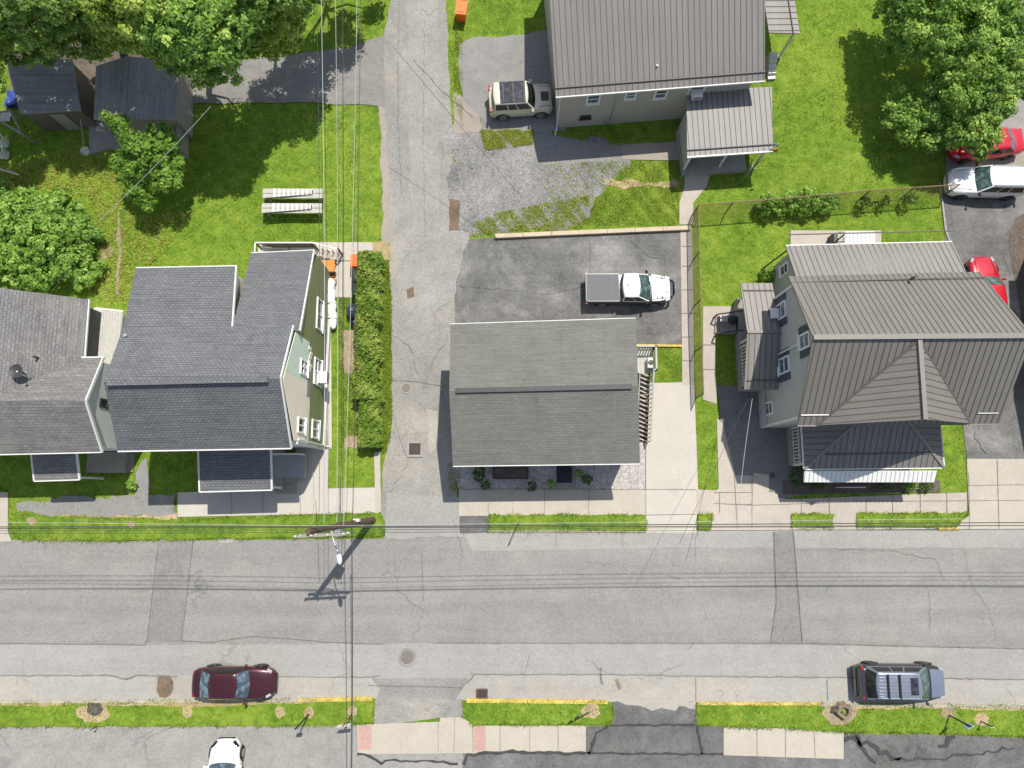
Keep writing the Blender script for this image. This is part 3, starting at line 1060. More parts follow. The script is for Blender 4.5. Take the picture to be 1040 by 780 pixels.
# side deck and flight of steps on the east wall
dz = 1.7
sx = G(653.5, 415, .9).x
dx0, dx1 = wx1 + .02, G(664, 365, dz).x
dyN, dyS = G(660, 354, dz).y, G(660, 379, dz).y
m = MB()
k = 9
for j in range(k):
    x = dx0 + (dx1 - dx0) * (j + .5) / k
    m.obox((x, (dyN + dyS) / 2, dz), ((dx1 - dx0) / k - .012, 0, 0), (0, dyN - dyS, 0), (0, 0, .05))
for x in (dx0 + .1, dx1 - .1):
    for y in (dyN - .1, dyS + .1):
        m.obox((x, y, dz / 2 - .02), (.12, 0, 0), (0, .12, 0), (0, 0, dz - .04))
dk = m.build('deck', 'weathered_plank', h)
m = MB()
railing(m, (dx0 + .1, dyN - .05, dz), (dx1 - .05, dyN - .05, dz), 1.0, mi=0, mi2=0, gap=.16, bal=.05)
railing(m, (dx1 - .05, dyN - .05, dz), (dx1 - .05, dyS + .05, dz), 1.0, gap=.16, bal=.05)
railing(m, (dx1 - .05, dyS + .05, dz), (sx + .36, dyS + .05, dz), 1.0, gap=.16, bal=.05)
m.build('railing', 'weathered_plank', dk)
sy1 = G(655, 449, 0).y
stairs(h, (sx, dyS), (sx, sy1), .62, dz, 13, 'brown_wood', 'steps', open_=True)
m = MB()
nn = 16
for j in range(nn + 1):
    t = j / nn
    y = dyS + (sy1 - dyS) * t
    z = dz * (1 - t)
    m.obox((sx + .36, y, z + .48), (.05, 0, 0), (0, .05, 0), (0, 0, .9))
    if j < nn:
        y2 = dyS + (sy1 - dyS) * (t + 1 / nn)
        m.bar((sx - .26, y, z + .1), (sx + .34, y2, z + .1), .07, .03)
m.bar((sx + .36, dyS, dz + .95), (sx + .36, sy1, .95), .1, .05)
m.bar((sx - .32, dyS, dz + .1), (sx - .32, sy1, .1), .06, .05)
m.build('stair_rail', 'weathered_plank', h)
foot((dx0 - .1, sy1), (sx + .5, sy1), (sx + .5, dyS), (dx1, dyS), (dx1, dyN), (dx0, dyN))
ac = thing('air_conditioner', 'white cooling unit in the corner of the timber side deck', 'air conditioner', (dx1 - .36, dyS + .75, dz))
m = MB()
m.box((dx1 - .3, dyS + .55, dz + .3), (.32, .6, .56))
m.build('case', 'white_vinyl', ac)
m = MB()
m.lathe((dx1 - .3, dyS + .55, dz + .585), [(.12, 0), (.16, .02), (.04, .03)], 14)
m.build('fan_grille', 'dark_trim', ac)
# planter under the front window, mat by the door
pl = thing('planter_box', 'long dark timber planter against the front wall between shrubs', 'planter', G(518, 478))
p0, p1 = G(501, 486), G(536, 475)
m = MB()
cx, cy, lx, ly = (p0.x + p1.x) / 2, (p0.y + p1.y) / 2, p1.x - p0.x, p1.y - p0.y
for sgn in (-1, 1):
    m.box((cx, cy + sgn * ly / 2, .22), (lx, .06, .44))
    m.box((cx + sgn * lx / 2, cy, .22), (.06, ly - .06, .44))
for j in range(4):
    m.box((cx - lx / 2 + lx * (j + .5) / 4, cy - ly / 2 - .03, .2), (.06, .04, .4))
m.build('box_sides', 'brown_wood', pl)
m = MB()
m.box((cx, cy, .2), (lx - .07, ly - .07, .34))
m.build('soil', 'mulch', pl)
mt = MB()
mt.box((G(573, 482).x, G(573, 482).y, .085), (.92, 1.0, .04))
tag(mt.build('doormat', 'navy_door'), 'dark navy mat on the front walk under the eaves', 'mat')


# ---------------------------------------------------------------- east house (taupe standing seam roof)
ze, zr = 6.4, 9.46
h = thing('gabled_house', 'large house with taupe standing seam roof, wide cross gable and grey siding', 'house', (20, 7.5, 0))
NWm, NEm, SEm, SWm = G(801, 280.5, ze), G(997, 275, ze), G(1015, 430, ze), G(810, 432, ze)
RWm, REm = G(826, 342.5, zr), G(1049, 341, zr)
m = MB()
pn, ps = planar([NWm, RWm, REm, NEm]), planar([REm, RWm, SWm, SEm])
m.slab(pn, .12, 0, 2)
m.slab(ps, .12, 0, 2)
ribs(m, pn, .32, .026, .026, 1)
ribs(m, ps, .32, .026, .026, 1)
xg0, xg1, xgr, zg = G(830, 432, ze), G(985, 430, ze), G(939.5, 426, 9.28), 9.3
tn = G(934, 345.5, 9.4)
xg0.z += .04
xg1.z += .04
gl, gr = [xg0, xgr, tn], [xg1, tn, xgr]
m.slab(gl, .06, 0, 2)
m.slab(gr, .06, 0, 2)
ribs(m, gl, .33, .026, .026, 1, phase=.3)
ribs(m, gr, .33, .026, .026, 1, phase=.3)
m.bar(tn + Z * .04, xgr + Z * .06, .22, .05, 2)
m.bar(RWm + Z * .05, REm + Z * .05, .26, .06, 2)
for a, b in ((xg0, tn), (xg1, tn)):
    m.bar(a + Z * .03, b + Z * .03, .1, .03, 1)
rf = m.build('roof', ['metal_roof_taupe', 'seam_dark', 'seam_edge'], h)
for a, b, c in ((NWm, NEm, (0, -.45, .34)), (SWm, SWm + (SEm - SWm) * .2, (.05, .5, .4)), (SWm + (SEm - SWm) * .9, SEm, (-.3, .5, .42))):
    m = MB()
    m.bar(a + Vector(c), b + Vector(c), .05, .06)
    m.build('snow_guard', 'galv_metal' if a is not NWm else 'seam_dark', rf)
m = MB()
vp = G(925, 283.5, ze + .5)
m.path([vp, vp + Z * .45], .07, 8)
m.build('vent_pipe', 'dark_trim', rf)
wxW, wxE, wyS, wyN = 15.5, NEm.x - .5, 3.95, NWm.y - .4
yr = (RWm.y + REm.y) / 2
m = MB()
for x in (wxW, wxE):
    m.poly([(x, wyS, 0), (x, wyN, 0), (x, wyN, ze + .1), (x, yr, zr - .22), (x, wyS, ze + .1)])
for y in (wyS, wyN):
    m.poly([(wxW, y, 0), (wxE, y, 0), (wxE, y, ze + .12), (wxW, y, ze + .12)])
m.poly([(xg0.x + .5, wyS - .03, ze - .1), (xg1.x - .5, wyS - .03, ze - .1), ((xg0.x + xg1.x) / 2, wyS - .03, zg - .35)])
m.build('wall', 'siding_grey', h)
foot((wxW, wyS), (wxE, wyS), (wxE, wyN), (wxW, wyN))
m = MB()
m.box((wxW - .02, wyS + .04, 3.2), (.14, .14, 6.4))
m.build('corner_board', 'white_trim', h)
m = MB()
m.box((wxW - .02, wyN - .04, 3.2), (.14, .14, 6.4))
m.build('corner_board', 'white_trim', h)
gutter(h, (SWm.x, SWm.y, ze), (SEm.x, SEm.y, ze), 'seam_edge', .12)
m = MB()
m.path([(wxW - .08, 7.9, 6.5), (wxW - .08, 7.9, .2)], .05, 8)
m.build('downpipe', 'white_trim', h)
W = window(h, (wxW, G(800, 316, 4.2).y, 4.2), (-1, 0, 0), .95, 1.5, shutters='shutter_blue')
aircon(h, (wxW - .05, G(800, 318, 4.0).y, 3.8), (-1, 0, 0))
window(h, (wxW, G(802, 371, 4.2).y, 4.2), (-1, 0, 0), .95, 1.5, shutters='shutter_blue')
window(h, (wxW, G(820, 347, 7.0).y, 7.2), (-1, 0, 0), .85, 1.3, shutters='shutter_blue')
window(h, (wxW, G(787, 415, 1.4).y, 1.5), (-1, 0, 0), .8, 1.2)
# basement skirting step at the south-west corner
m = MB()
sk = G(783, 432, 1.0)
m.box(((sk.x + wxW) / 2 - .1, (4.0 + 6.3) / 2, .55), (wxW - sk.x + .5, 2.3, 1.1))
m.build('skirting', 'siding_grey', h)
# north wing
n0, n1 = G(798, 249.5, 3.4), G(967, 245.5, 3.4)
wing = [n0, n1, Vector((n1.x - .1, wyN + .06, 5.1)), Vector((n0.x, wyN + .06, 5.1))]
m = MB()
m.slab(wing, .1, 0, 2)
ribs(m, wing, .33, .026, .026, 1)
m.bar(n0 + Vector((0, .55, .36)), n1 + Vector((0, .55, .36)), .06, .06, 1)
m.build('wing_roof', ['metal_roof_light', 'seam_dark', 'seam_edge'], h)
gutter(h, n0, n1, 'white_trim', .1)
m = MB()
a = [(n0.x + .35, n0.y - .3), (n1.x - .35, n1.y - .3), (n1.x - .35, wyN), (n0.x + .35, wyN)]
zt = [3.35, 3.35, 5.0, 5.0]
for j in range(4):
    p, q_ = a[j], a[(j + 1) % 4]
    m.poly([(*p, 0), (*q_, 0), (*q_, zt[(j + 1) % 4]), (*p, zt[j])])
m.build('wing_wall', 'siding_grey', h)
foot(*a)
window(h, (n0.x + .35, G(800, 270, 2).y - .3, 2.2), (-1, 0, 0), .7, 1.2, shutters=None, glass='glass_dark')
m = MB()
pA, pB = Vector((n0.x + .1, n0.y - .25, 3.2)), G(773, 274, .3)
m.path([pA, pA + (pB - pA) * .5, pB], .045, 8)
m.build('downpipe', 'dark_trim', h)
# west porch with its own gable roof
zp, zpr = 3.1, 4.0
a0, a1, r0 = G(752, 287.5, zp), G(756, 395.5, zp), G(759, 337, zpr)
xe = wxW - .02
pN = [a0, Vector((xe, a0.y, zp)), Vector((xe, r0.y, zpr)), r0]
pS = [a1, r0, Vector((xe, r0.y, zpr)), Vector((xe, a1.y, zp))]
m = MB()
for P in (pN, pS):
    m.slab(P, .1, 0, 2)
    ribs(m, P, .33, .026, .026, 1)
m.bar(r0 + Z * .03, Vector((xe, r0.y, zpr + .03)), .16, .04, 2)
for P, sg in ((a0, -1), (a1, 1)):
    m.bar(P + Vector((.1, .5 * sg, .2)), Vector((xe, P.y + .5 * sg, zp + .2)), .05, .05, 1)
m.build('porch_roof', ['metal_roof_light', 'seam_dark', 'seam_edge'], h)
m = MB()
m.box(((a0.x + .5 + xe) / 2, (a0.y + a1.y) / 2, .45), (xe - a0.x - .5, a0.y - a1.y - .6, .9))
m.build('porch_floor', 'grey_wood', h)
foot((a0.x + .4, a1.y + .2), (xe, a1.y + .2), (xe, a0.y - .2), (a0.x + .4, a0.y - .2))
posts(h, [(a0.x + .6, a0.y - .4), (a0.x + .6, r0.y), (a0.x + .6, a1.y + .4)], .9, zp - .02)
m = MB()
railing(m, (a0.x + .55, r0.y - .3, .9), (a0.x + .55, a1.y + .4, .9), 1.0, gap=.2, bal=.05)
railing(m, (a0.x + .55, a1.y + .4, .9), (xe - .1, a1.y + .4, .9), 1.0, gap=.2, bal=.05)
m.build('railing', 'white_trim', h)
stairs(h, (a0.x + .4, G(0, 330, .5).y), (a0.x - .75, G(0, 330, 0).y), 1.1, .9, 4, 'grey_wood')
m = MB()
for yy in (G(0, 321, .5).y, G(0, 340, .5).y):
    m = MB()
    m.bar((a0.x + .5, yy, 1.85), (a0.x - .8, yy, .95), .07, .06)
    m.obox((a0.x - .8, yy, .5), (.08, 0, 0), (0, .08, 0), (0, 0, 1.0))
    m.build('handrail', 'dark_metal', h)
# front (south) porch with hip roof and corrugated awning
zp, zpt = 3.0, 4.35
s0, s1 = G(817, 476.5, zp), G(959, 475, zp)
dep = wyS - s0.y - .02
t0, t1 = Vector((s0.x + dep, wyS - .02, zpt)), Vector((s1.x - dep, wyS - .02, zpt))
w0, w1 = Vector((s0.x, wyS - .02, zp)), Vector((s1.x, wyS - .02, zp))
m = MB()
for P in ([s0, s1, t1, t0], [w0, s0, t0], [s1, w1, t1]):
    m.slab(P, .1, 0, 2)
    ribs(m, P, .34, .026, .026, 1)
for a, b in ((s0, t0), (s1, t1)):
    m.bar(a + Z * .03, b + Z * .03, .14, .04, 2)
m.bar(s0 + Vector((1, .8, .48)), s1 + Vector((-1, .8, .48)), .05, .05, 1)
m.build('porch_roof', ['metal_roof_grey', 'seam_dark', 'seam_edge'], h)
for a, b in ((s0, s1), (s0, w0), (s1, w1)):
    gutter(h, a, b, 'white_trim', .1)
aw0, aw1 = Vector((s0.x + .05, s0.y - .08, zp - .15)), Vector((G(951, 477, 2.8).x, s0.y - .08, zp - .15))
aw = [aw0, aw1, aw1 + Vector((-.05, -.66, -.3)), aw0 + Vector((.05, -.66, -.3))]
m = MB()
m.slab(aw, .04, 0)
ribs(m, aw, .26, .13, .045, 0)
m.build('awning', 'awning_white', h)
m = MB()
m.box(((s0.x + s1.x) / 2, (s0.y + wyS) / 2 + .15, .35), (s1.x - s0.x - .5, wyS - s0.y - .3, .7))
m.build('porch_floor', 'grey_wood', h)
foot((s0.x, s0.y + .1), (s1.x - .2, s0.y + .1), (s1.x - .2, wyS), (s0.x, wyS))
posts(h, [(s0.x + .35, s0.y + .35), (s0.x + (s1.x - s0.x) * .36, s0.y + .35), (s0.x + (s1.x - s0.x) * .64, s0.y + .35), (s1.x - .35, s0.y + .35)], .7, zp - .02)
m = MB()
railing(m, (s0.x + .3, s0.y + .3, .7), (s0.x + .3, wyS - .1, .7), 1.0, gap=.2, bal=.05)
m.build('railing', 'white_trim', h)
m = MB()
ya = s0.y - .7
for x0, x1 in ((848, 872),):
    A, B = G(x0, 495), G(x1, 495)
    m.path([A, A + Z * .85, B + Z * .85, B], .03, 8)
    m.path([A + Z * .45, B + Z * .45], .02, 6)
m.build('handrail', 'white_trim', h)
# stored things behind the porch on the back patio
wa = thing('corrugated_canopy', 'white corrugated plastic canopy standing on the back patio', 'canopy', G(867, 246))
c0, c1 = G(858, 235, 2.2), G(887, 248, 2.0)
m = MB()
P = [Vector((c0.x, c0.y, 2.2)), Vector((c1.x, c0.y, 2.2)), Vector((c1.x + .1, c0.y - 1.0, 2.0)), Vector((c0.x, c0.y - 1.0, 2.0))]
m.slab(P, .03)
ribs(m, P, .24, .12, .04)
m.build('sheet', 'awning_white', wa)
for x in (c0.x + .1, c1.x - .1):
    for y in (c0.y - .1, c0.y - .9):
        m = MB()
        m.obox((x, y, 1.0), (.07, 0, 0), (0, .07, 0), (0, 0, 2.0))
        m.build('post', 'dark_metal', wa)
cf = thing('folding_frame', 'black metal folding frame on the patio beside the white canopy', 'frame', G(849, 243))
b0 = G(845, 246)
m = MB()
for dx in (0, .75):
    m.path([b0 + Vector((dx, -.3, 0)), b0 + Vector((dx, .3, .9))], .025, 6)
    m.path([b0 + Vector((dx, .3, 0)), b0 + Vector((dx, -.3, .9))], .025, 6)
for y, z in ((-.3, .9), (.3, .9), (-.3, .05)):
    m.path([b0 + Vector((0, y, z)), b0 + Vector((.75, y, z))], .025, 6)
m.build('tube_frame', 'dark_metal', cf)
m = MB()
m.box((b0.x - .15, b0.y, .45), (.25, .6, .9))
m.build('seat_back', 'dark_trim', cf)

# ---------------------------------------------------------------- north house (grey seam roof)
e0, e1 = G(564.5, 98.5, 4.4), G(777, 82, 4.4)
u = (e1 - e0).normalized()
v = Z.cross(u)
h = thing('ranch_house', 'grey standing seam house with beige siding beside the upper driveway', 'house', (e0 + u * 6 + v * 5) * 1.0)
h.location.z = 0
POS[h.name].z = 0
rg0, rg1 = e0 + v * 5.2 + Z * 2.0, e1 + v * 5.2 + Z * 2.0
f0, f1 = e0 + v * 10.4, e1 + v * 10.4
m = MB()
for P in ([e0, e1, rg1, rg0], [f0, rg0, rg1, f1]):
    m.slab(P, .12, 0, 2)
    ribs(m, P, .345, .030, .026, 1)
m.bar(rg0 + Z * .04, rg1 + Z * .04, .25, .05, 2)
m.build('roof', ['metal_roof_grey', 'seam_dark', 'seam_edge'], h)
for dd in (.45,):
    m = MB()
    m.bar(e0 + v * dd + Z * .22, e1 + v * dd + Z * .22, .07, .07)
    m.build('snow_guard', 'seam_dark', h)
gutter(h, e0, e1, 'white_trim', .1)
vp = G(666, 71, 4.5)
m = MB()
m.path([vp, vp + Z * .5], .06, 8)
m.build('vent_pipe', 'white_trim', h)
c = [e0 + u * .35 + v * .35, e1 - u * .5 + v * .35, e1 - u * .5 + v * 10, e0 + u * .35 + v * 10]
c = [Vector((p.x, p.y, 0)) for p in c]
mid = [(c[1] + c[2]) / 2, (c[0] + c[3]) / 2]
m = MB()
m.poly([c[0], c[1], c[1] + Z * 4.4, c[0] + Z * 4.4])
m.poly([c[2], c[3], c[3] + Z * 4.4, c[2] + Z * 4.4])
m.poly([c[1], c[2], c[2] + Z * 4.4, mid[0] + Z * 6.2, c[1] + Z * 4.4])
m.poly([c[3], c[0], c[0] + Z * 4.4, mid[1] + Z * 6.2, c[3] + Z * 4.4])
m.build('wall', 'siding_beige', h)
foot(*c)
L = (c[1] - c[0]).length
for t, wd, hh, z in ((.175, .85, 1.0, 3.3), (.37, .7, .75, 3.4), (.53, .8, 1.0, 3.3), (.152, .7, .36, 1.2)):
    window(h, c[0] + u * L * t + Z * z, -v, wd, hh, hor=1 if z > 2 else 0, frame='white_vinyl' if z > 2 else 'dark_trim', glass='glass_dark' if z < 2 else 'glass_pane')
W = window(h, c[0] + u * L * .715 + Z * 3.5, -v, 1.0, 1.1)
aircon(h, c[0] + u * L * .715 + Z * 3.35 - v * .05, -v, .6, .5)
m = MB()
mp = c[0] + u * L * .275
m.obox(mp - v * .12 + Z * .7, u * .3, v * .22, Z * .5)
m.path([mp - v * .05 + u * .25 + Z * .2, mp - v * .05 + u * .25 + Z * 3.9], .04, 6)
m.build('meter_box', 'galv_metal', h)
m = MB()
dp = c[0] - v * .05
m.path([dp + Z * 3.9, dp + Z * .25, dp - v * .5 - u * .15 + Z * .1], .05, 8)
m.build('downpipe', 'white_trim', h)
# porch on its south side
zq = 2.55
q0, q1, q2, q3 = G(697, 93, 3.0), G(784, 88, 3.0), G(785, 153.5, zq), G(698, 159.5, zq)
P = [q0, q1, q2, q3]
m = MB()
m.slab(P, .1, 0, 2)
ribs(m, P, .33, .026, .026, 1)
m.bar(q3 + v * .4 + Z * .12, q2 + v * .4 + Z * .12, .05, .05, 1)
m.build('porch_roof', ['metal_roof_light', 'seam_dark', 'seam_edge'], h)
gutter(h, q3, q2, 'white_trim', .1)
pf = [Vector((p.x, p.y, 0)) for p in (q3 + u * .2 - v * .15, q2 - u * 1.0 - v * .15, q2 - u * 1.0 + v * 3.0, q3 + u * .2 + v * 3.0)]
m = MB()
m.prism(pf, 0, .5)
m.build('porch_floor', 'concrete_grey', h)
foot(*pf)
posts(h, [q3 + u * .3 + v * .15, q3 + u * 2.6 + v * .15, q2 - u * .35 + v * .15], .02, zq - .03)
m = MB()
m.obox((q3 + u * .35 + v * 1.6) * Vector((1, 1, 0)).length / Vector((1, 1, 0)).length * 1.0 - Z * (zq - 1.25), u * .12, v * 2.9, Z * 2.2)
m.build('porch_screen', 'siding_grey', h)
pr = Vector(((q2 - u * .9).x, (q2 - u * .9).y, .02))
m = MB()
m.bar(pr + v * .1 + Z * 1.4, pr - v * .55 - u * .1 + Z * .75, .08, .06)
m.build('handrail', 'grey_wood', h)
m = MB()
m.bar(pr + u * .5 + Z * 1.2, pr - u * .3 - v * .7 + Z * .5, .08, .06)
m.build('handrail', 'grey_wood', h)
fl = thing('small_flag', 'small red and blue flag hung on the porch roof corner', 'flag', G(785, 150, 2.6))
fp = G(785.5, 149, 2.9)
m = MB()
m.path([fp, fp + Vector((.25, .1, .3))], .015, 6)
m.build('staff', 'white_trim', fl)
m = MB()
m.obox(fp + Vector((.12, .12, .0)), (.28, .05, .02), (.01, .03, 0), (0, .03, .3), 0)
m.build('cloth', 'blue_plastic', fl)
m = MB()
m.obox(fp + Vector((.14, -.22, -.06)), (.28, .05, .02), (.01, .03, 0), (0, .03, .3), 0)
m.build('cloth', 'red_paint_matte', fl)
# east side lean-to
l0, l1 = G(781, 33, 3.0), G(812.5, 34, 2.8)
P = [l0, l1, l1 + v * 5, l0 + v * 5]
m = MB()
m.slab(P, .1, 0, 2)
ribs(m, P, .42, .03, .03, 1)
m.bar(l1 - u * .45 + Z * .12, l1 - u * .45 + v * 5 + Z * .12, .05, .05, 1)
m.build('side_roof', ['metal_roof_light', 'seam_dark', 'seam_edge'], h)
lo = [Vector((p.x, p.y, 0)) for p in (c[1], c[1] + u * .75, c[1] + u * .75 + v * 8, c[1] + v * 8)]
m = MB()
m.prism(lo, 0, 1.5)
m.build('side_landing', 'brown_wood', h)
foot(*lo)
sp = Vector((l0.x, l0.y, 0)) + u * 1.0
stairs(h, sp - v * .1, sp - v * 1.5, .5, 1.2, 5, 'white_trim', 'side_steps')
posts(h, [l1 - u * .25 + v * .2], .0, 2.8)

# ---------------------------------------------------------------- green house (slate blue roof)
ze, zr = 6.3, 8.8
h = thing('green_house', 'tall house with slate blue shingle roof and olive and cream patched siding', 'house', (-15, 5, 0))
SWg, SEg = G(119.5, 458, ze), G(296, 455, ze)
RWg, REg = G(105.5, 388, zr), G(285, 384, zr)
zb = 6.9
bW, bS, bE = G(125, 332, zb), G(236, 332, zb), G(298, 331, zb)
dW, dE = G(138, 272, 6.0), G(240, 270, 6.0)
cW, cE, cT = G(255, 257, 3.6), G(319, 254, 3.6), G(304.6, 336, zb - .1)
m = MB()
m.slab([SWg, SEg, REg, RWg], .14, 0, 1)
m.slab([RWg, REg, bE, bS, bW], .14, 0, 1)
m.slab([bW, bS, dE, dW], .14, 0, 1)
m.slab([bS, cT, cE, cW], .14, 0, 1)
rf = m.build('roof', ['shingle_slate', 'white_trim'], h)
m = MB()
a, b = RWg + (REg - RWg) * .02, RWg + (REg - RWg) * .93
m.obox((a + b) / 2 + Z * .04, b - a, (0, .4, 0), (0, 0, .1))
m.build('ridge_vent', 'shingle_slate', rf)
m = MB()
vp = G(130, 341.5, zb + .2)
m.path([vp - Z * .2, vp + Z * .3], .09, 8)
m.build('vent_pipe', 'galv_metal', rf)
gutter(h, SWg, SEg, wd=.12)
gutter(h, dW, dE, wd=.08)
gutter(h, cW, cE, wd=.08)
for a, b in ((SEg, REg), (REg, bE), (cE, cT), (dE, bS)):
    gutter(h, a, b, wd=.07, h=.16, name='rake_board', drop=.04)
xe = G(332, 400).x
xw = SWg.x + .5
yS, yR, yB, yN, yD = SEg.y + .3, REg.y, bE.y, cE.y - .3, dE.y - .3
yS = G(333, 455).y
xs = cW.x + .25
m = MB()
m.poly([(xe, yS, 0), (xe, yN, 0), (xe, yN, 3.65), (xe, yB, zb - .18), (xe, yR, zr - .18), (xe, yS, ze + .05)], 0)
m.poly([(xw, yS, 0), (xe, yS, 0), (xe, yS, ze + .02), (xw, yS, ze + .02)], 1)
m.poly([(xw, yS, 0), (xw, yD, 0), (xw, yD, 5.95), (xw, yB, zb - .18), (xw, yR, zr - .18), (xw, yS, ze + .05)], 1)
m.poly([(xw, yD, 0), (xs - .3, yD, 0), (xs - .3, yD, 5.95), (xw, yD, 5.95)], 1)
m.poly([(xs - .3, yD, 2), (xs - .3, yB, 2), (xs - .3, yB, zb - .15), (xs - .3, yD, 5.95)], 2)
m.poly([(xs, yD, 0), (xs, yN, 0), (xs, yN, 3.65), (xs, yD, 4.6)], 1)
m.poly([(xs, yN, 0), (xe, yN, 0), (xe, yN, 3.65), (xs, yN, 3.65)], 1)
m.build('wall', ['siding_olive', 'siding_white', 'siding_cream'], h)
foot((xw, yS), (xe, yS), (xe, yN), (xs, yN), (xs, yD), (xw, yD))
# cream and mint boarded patches on the gable, 25 mm proud of the olive boards


def roofz(y):
    if y < yR:
        t = (y - yS) / (yR - yS)
        return (ze + .05) + t * (zr - .18 - ze - .05)
    t = (y - yR) / (yB - yR)
    return (zr - .18) + t * (zb - zr)


def patch(y0, y1, z0, mat_, dx, topcut=.0):
    ys = sorted(set([y0, y1] + ([yR] if y0 < yR < y1 else [])))
    top = [(xe + dx, y, roofz(y) - topcut) for y in ys]
    bot = [(xe + dx, y1, z0), (xe + dx, y0, z0)]
    m = MB()
    P = [Vector(p) for p in top + bot]
    m.poly(P)
    m.poly([p - Vector((dx, 0, 0)) for p in P])
    for a_, b_ in zip(P, P[1:] + P[:1]):
        m.poly([a_, b_, b_ - Vector((dx, 0, 0)), a_ - Vector((dx, 0, 0))])
    return m.build('siding_panel', mat_, h)


yP = G(318, 388, 4.5).y
patch(yS + .02, yP, 3.75, 'siding_cream', .03)['label'] = 'cream boarded part of the gable'
patch(yP, yB - .35, 4.3, 'siding_mint', .034)['label'] = 'pale mint boarded part of the gable'
m = MB()
for k in range(7):
    m.obox((xe + .04, yP - .15 + .24 * k + .7, 4.2 - .14 * (k % 3)), (.05, 0, 0), (0, .2, 0), (0, 0, .5 - .1 * (k % 2)))
m.build('torn_boarding', 'siding_cream', h)
window(h, (xe + .03, G(303, 373, 5.4).y, 5.3), (1, 0, 0), .85, 1.25, vert=1, hor=1, glass='glass_dark')
window(h, (xe + .03, G(303, 432, 5.4).y, 5.3), (1, 0, 0), .85, 1.25, vert=1, hor=0, glass='glass_dark')
window(h, (xe, G(319, 320, 2.4).y, 2.5), (1, 0, 0), 1.9, 1.2, vert=1, hor=0)
window(h, (xe, G(321, 378, 2.4).y, 2.4), (1, 0, 0), 1.6, 1.5, vert=1, hor=1)
window(h, (xe, G(321, 436, 2.4).y, 2.4), (1, 0, 0), 1.1, 1.4, vert=1, hor=0)
aircon(h, (xe + .05, G(325, 383, 2.4).y, 2.2), (1, 0, 0), .7, .55, .45)
m = MB()
m.box((xe + .06, (yS + yN) / 2 - .5, .25), (.14, yN - yS - 1.2, .5))
m.build('plinth', 'white_trim', h)
m = MB()
m.box((xe - .02, yS - .06, 2.9), (.16, .16, 5.8))
m.build('corner_board', 'white_trim', h)
m = MB()
m.path([(xe + .12, yS + .1, 5.9), (xe + .12, yS + .1, .3), (xe + .4, yS + .05, .1)], .05, 8)
m.build('downpipe', 'white_trim', h)
m = MB()
m.box((xe + .05, yS + 3.4, 4.2), (.05, 1.4, .7))
m.build('roof_vent_grille', 'grey_wood', h)
# front porch
p0, p1 = G(202.5, 499.5, 2.9), G(276, 497.5, 2.9)
pb0, pb1 = Vector((p0.x, yS - .05, 3.5)), Vector((p1.x, yS - .05, 3.5))
m = MB()
m.slab([p0, p1, pb1, pb0], .1, 0, 1)
m.build('porch_roof', ['shingle_slate', 'white_trim'], h)
for a, b in ((p0, p1), (p0, pb0), (p1, pb1)):
    gutter(h, a, b, wd=.1)
m = MB()
m.box(((p0.x + p1.x) / 2, (p0.y + yS) / 2 + .1, .3), (p1.x - p0.x - .3, yS - p0.y - .2, .6))
m.build('porch_floor', 'grey_wood', h)
foot((p0.x, p0.y + .1), (p1.x, p0.y + .1), (p1.x, yS), (p0.x, yS))
posts(h, [(p0.x + .25, p0.y + .25), (p1.x - .25, p0.y + .25)], .6, 2.88)
window(h, ((p0.x + p1.x) / 2 - .8, yS, 2.0), (0, -1, 0), .9, 1.3)
window(h, (xw + 1.5, yS, 2.0), (0, -1, 0), .9, 1.3)
window(h, (xw + 1.5, yS, 4.9), (0, -1, 0), .9, 1.3)
window(h, (xw + 5, yS, 4.9), (0, -1, 0), .9, 1.3)
# side landing with pale deck and lattice
d0, d1 = G(277, 485, .7), G(310, 461, .7)
m = MB()
m.box(((d0.x + d1.x) / 2, (d0.y + d1.y) / 2, .35), (d1.x - d0.x, d1.y - d0.y, .7))
m.build('landing', 'solar_grey', h)
stairs(h, (d0.x + .7, d0.y), (d0.x + .7, d0.y - .95), 1.2, .7, 3, 'grey_wood')
m = MB()
railing(m, (d0.x + .1, d1.y - .05, .7), (d1.x - .05, d1.y - .05, .7), .9, gap=.18)
m.build('railing', 'white_trim', h)
# back deck with lattice railing
zb_ = .75
k0, k1 = G(265, 252, zb_), G(345, 268, zb_)
yb = G(300, 262, zb_).y
m = MB()
for j in range(8):
    y = yb + (k0.y - yb) * (j + .5) / 8
    m.obox(((k0.x + k1.x) / 2 - .7, y, zb_), (k1.x - k0.x - 1.6, 0, 0), (0, (k0.y - yb) / 8 - .015, 0), (0, 0, .05))
dk = m.build('back_deck', 'weathered_plank', h)
m = MB()
yl = k0.y
for j in range(2):
    m.bar((k0.x, yl, zb_ + (.1, 1.0)[j]), (k1.x - 1.5, yl, zb_ + (.1, 1.0)[j]), .08, .06, 0)
m.bar((k1.x - 1.5, yl, zb_ + 1.0), (k1.x, yl - .25, zb_ + .5), .08, .06, 0)
m.bar((k0.x, yl, zb_ + 1.0), (k0.x, yl - 1, zb_ + 1.0), .08, .06, 0)
n = 26
for j in range(n):
    x = k0.x + (k1.x - 1.5 - k0.x) * j / n
    for sg in (-1, 1):
        xa, xb = (x, x + .9) if sg > 0 else (x + .9, x)
        xa, xb = min(xa, k1.x - 1.5), min(xb, k1.x - 1.5)
        m.bar((xa, yl + .02 * sg, zb_ + .12), (xb, yl + .02 * sg, zb_ + .98), .02, .055, 1)
for x in (k0.x, (k0.x + k1.x) / 2 - .7, k1.x - 1.5, k1.x):
    m.obox((x, yl - (.25 if x == k1.x else 0), .8), (.1, 0, 0), (0, .1, 0), (0, 0, 1.6 if x < k1.x else 1.2), 1)
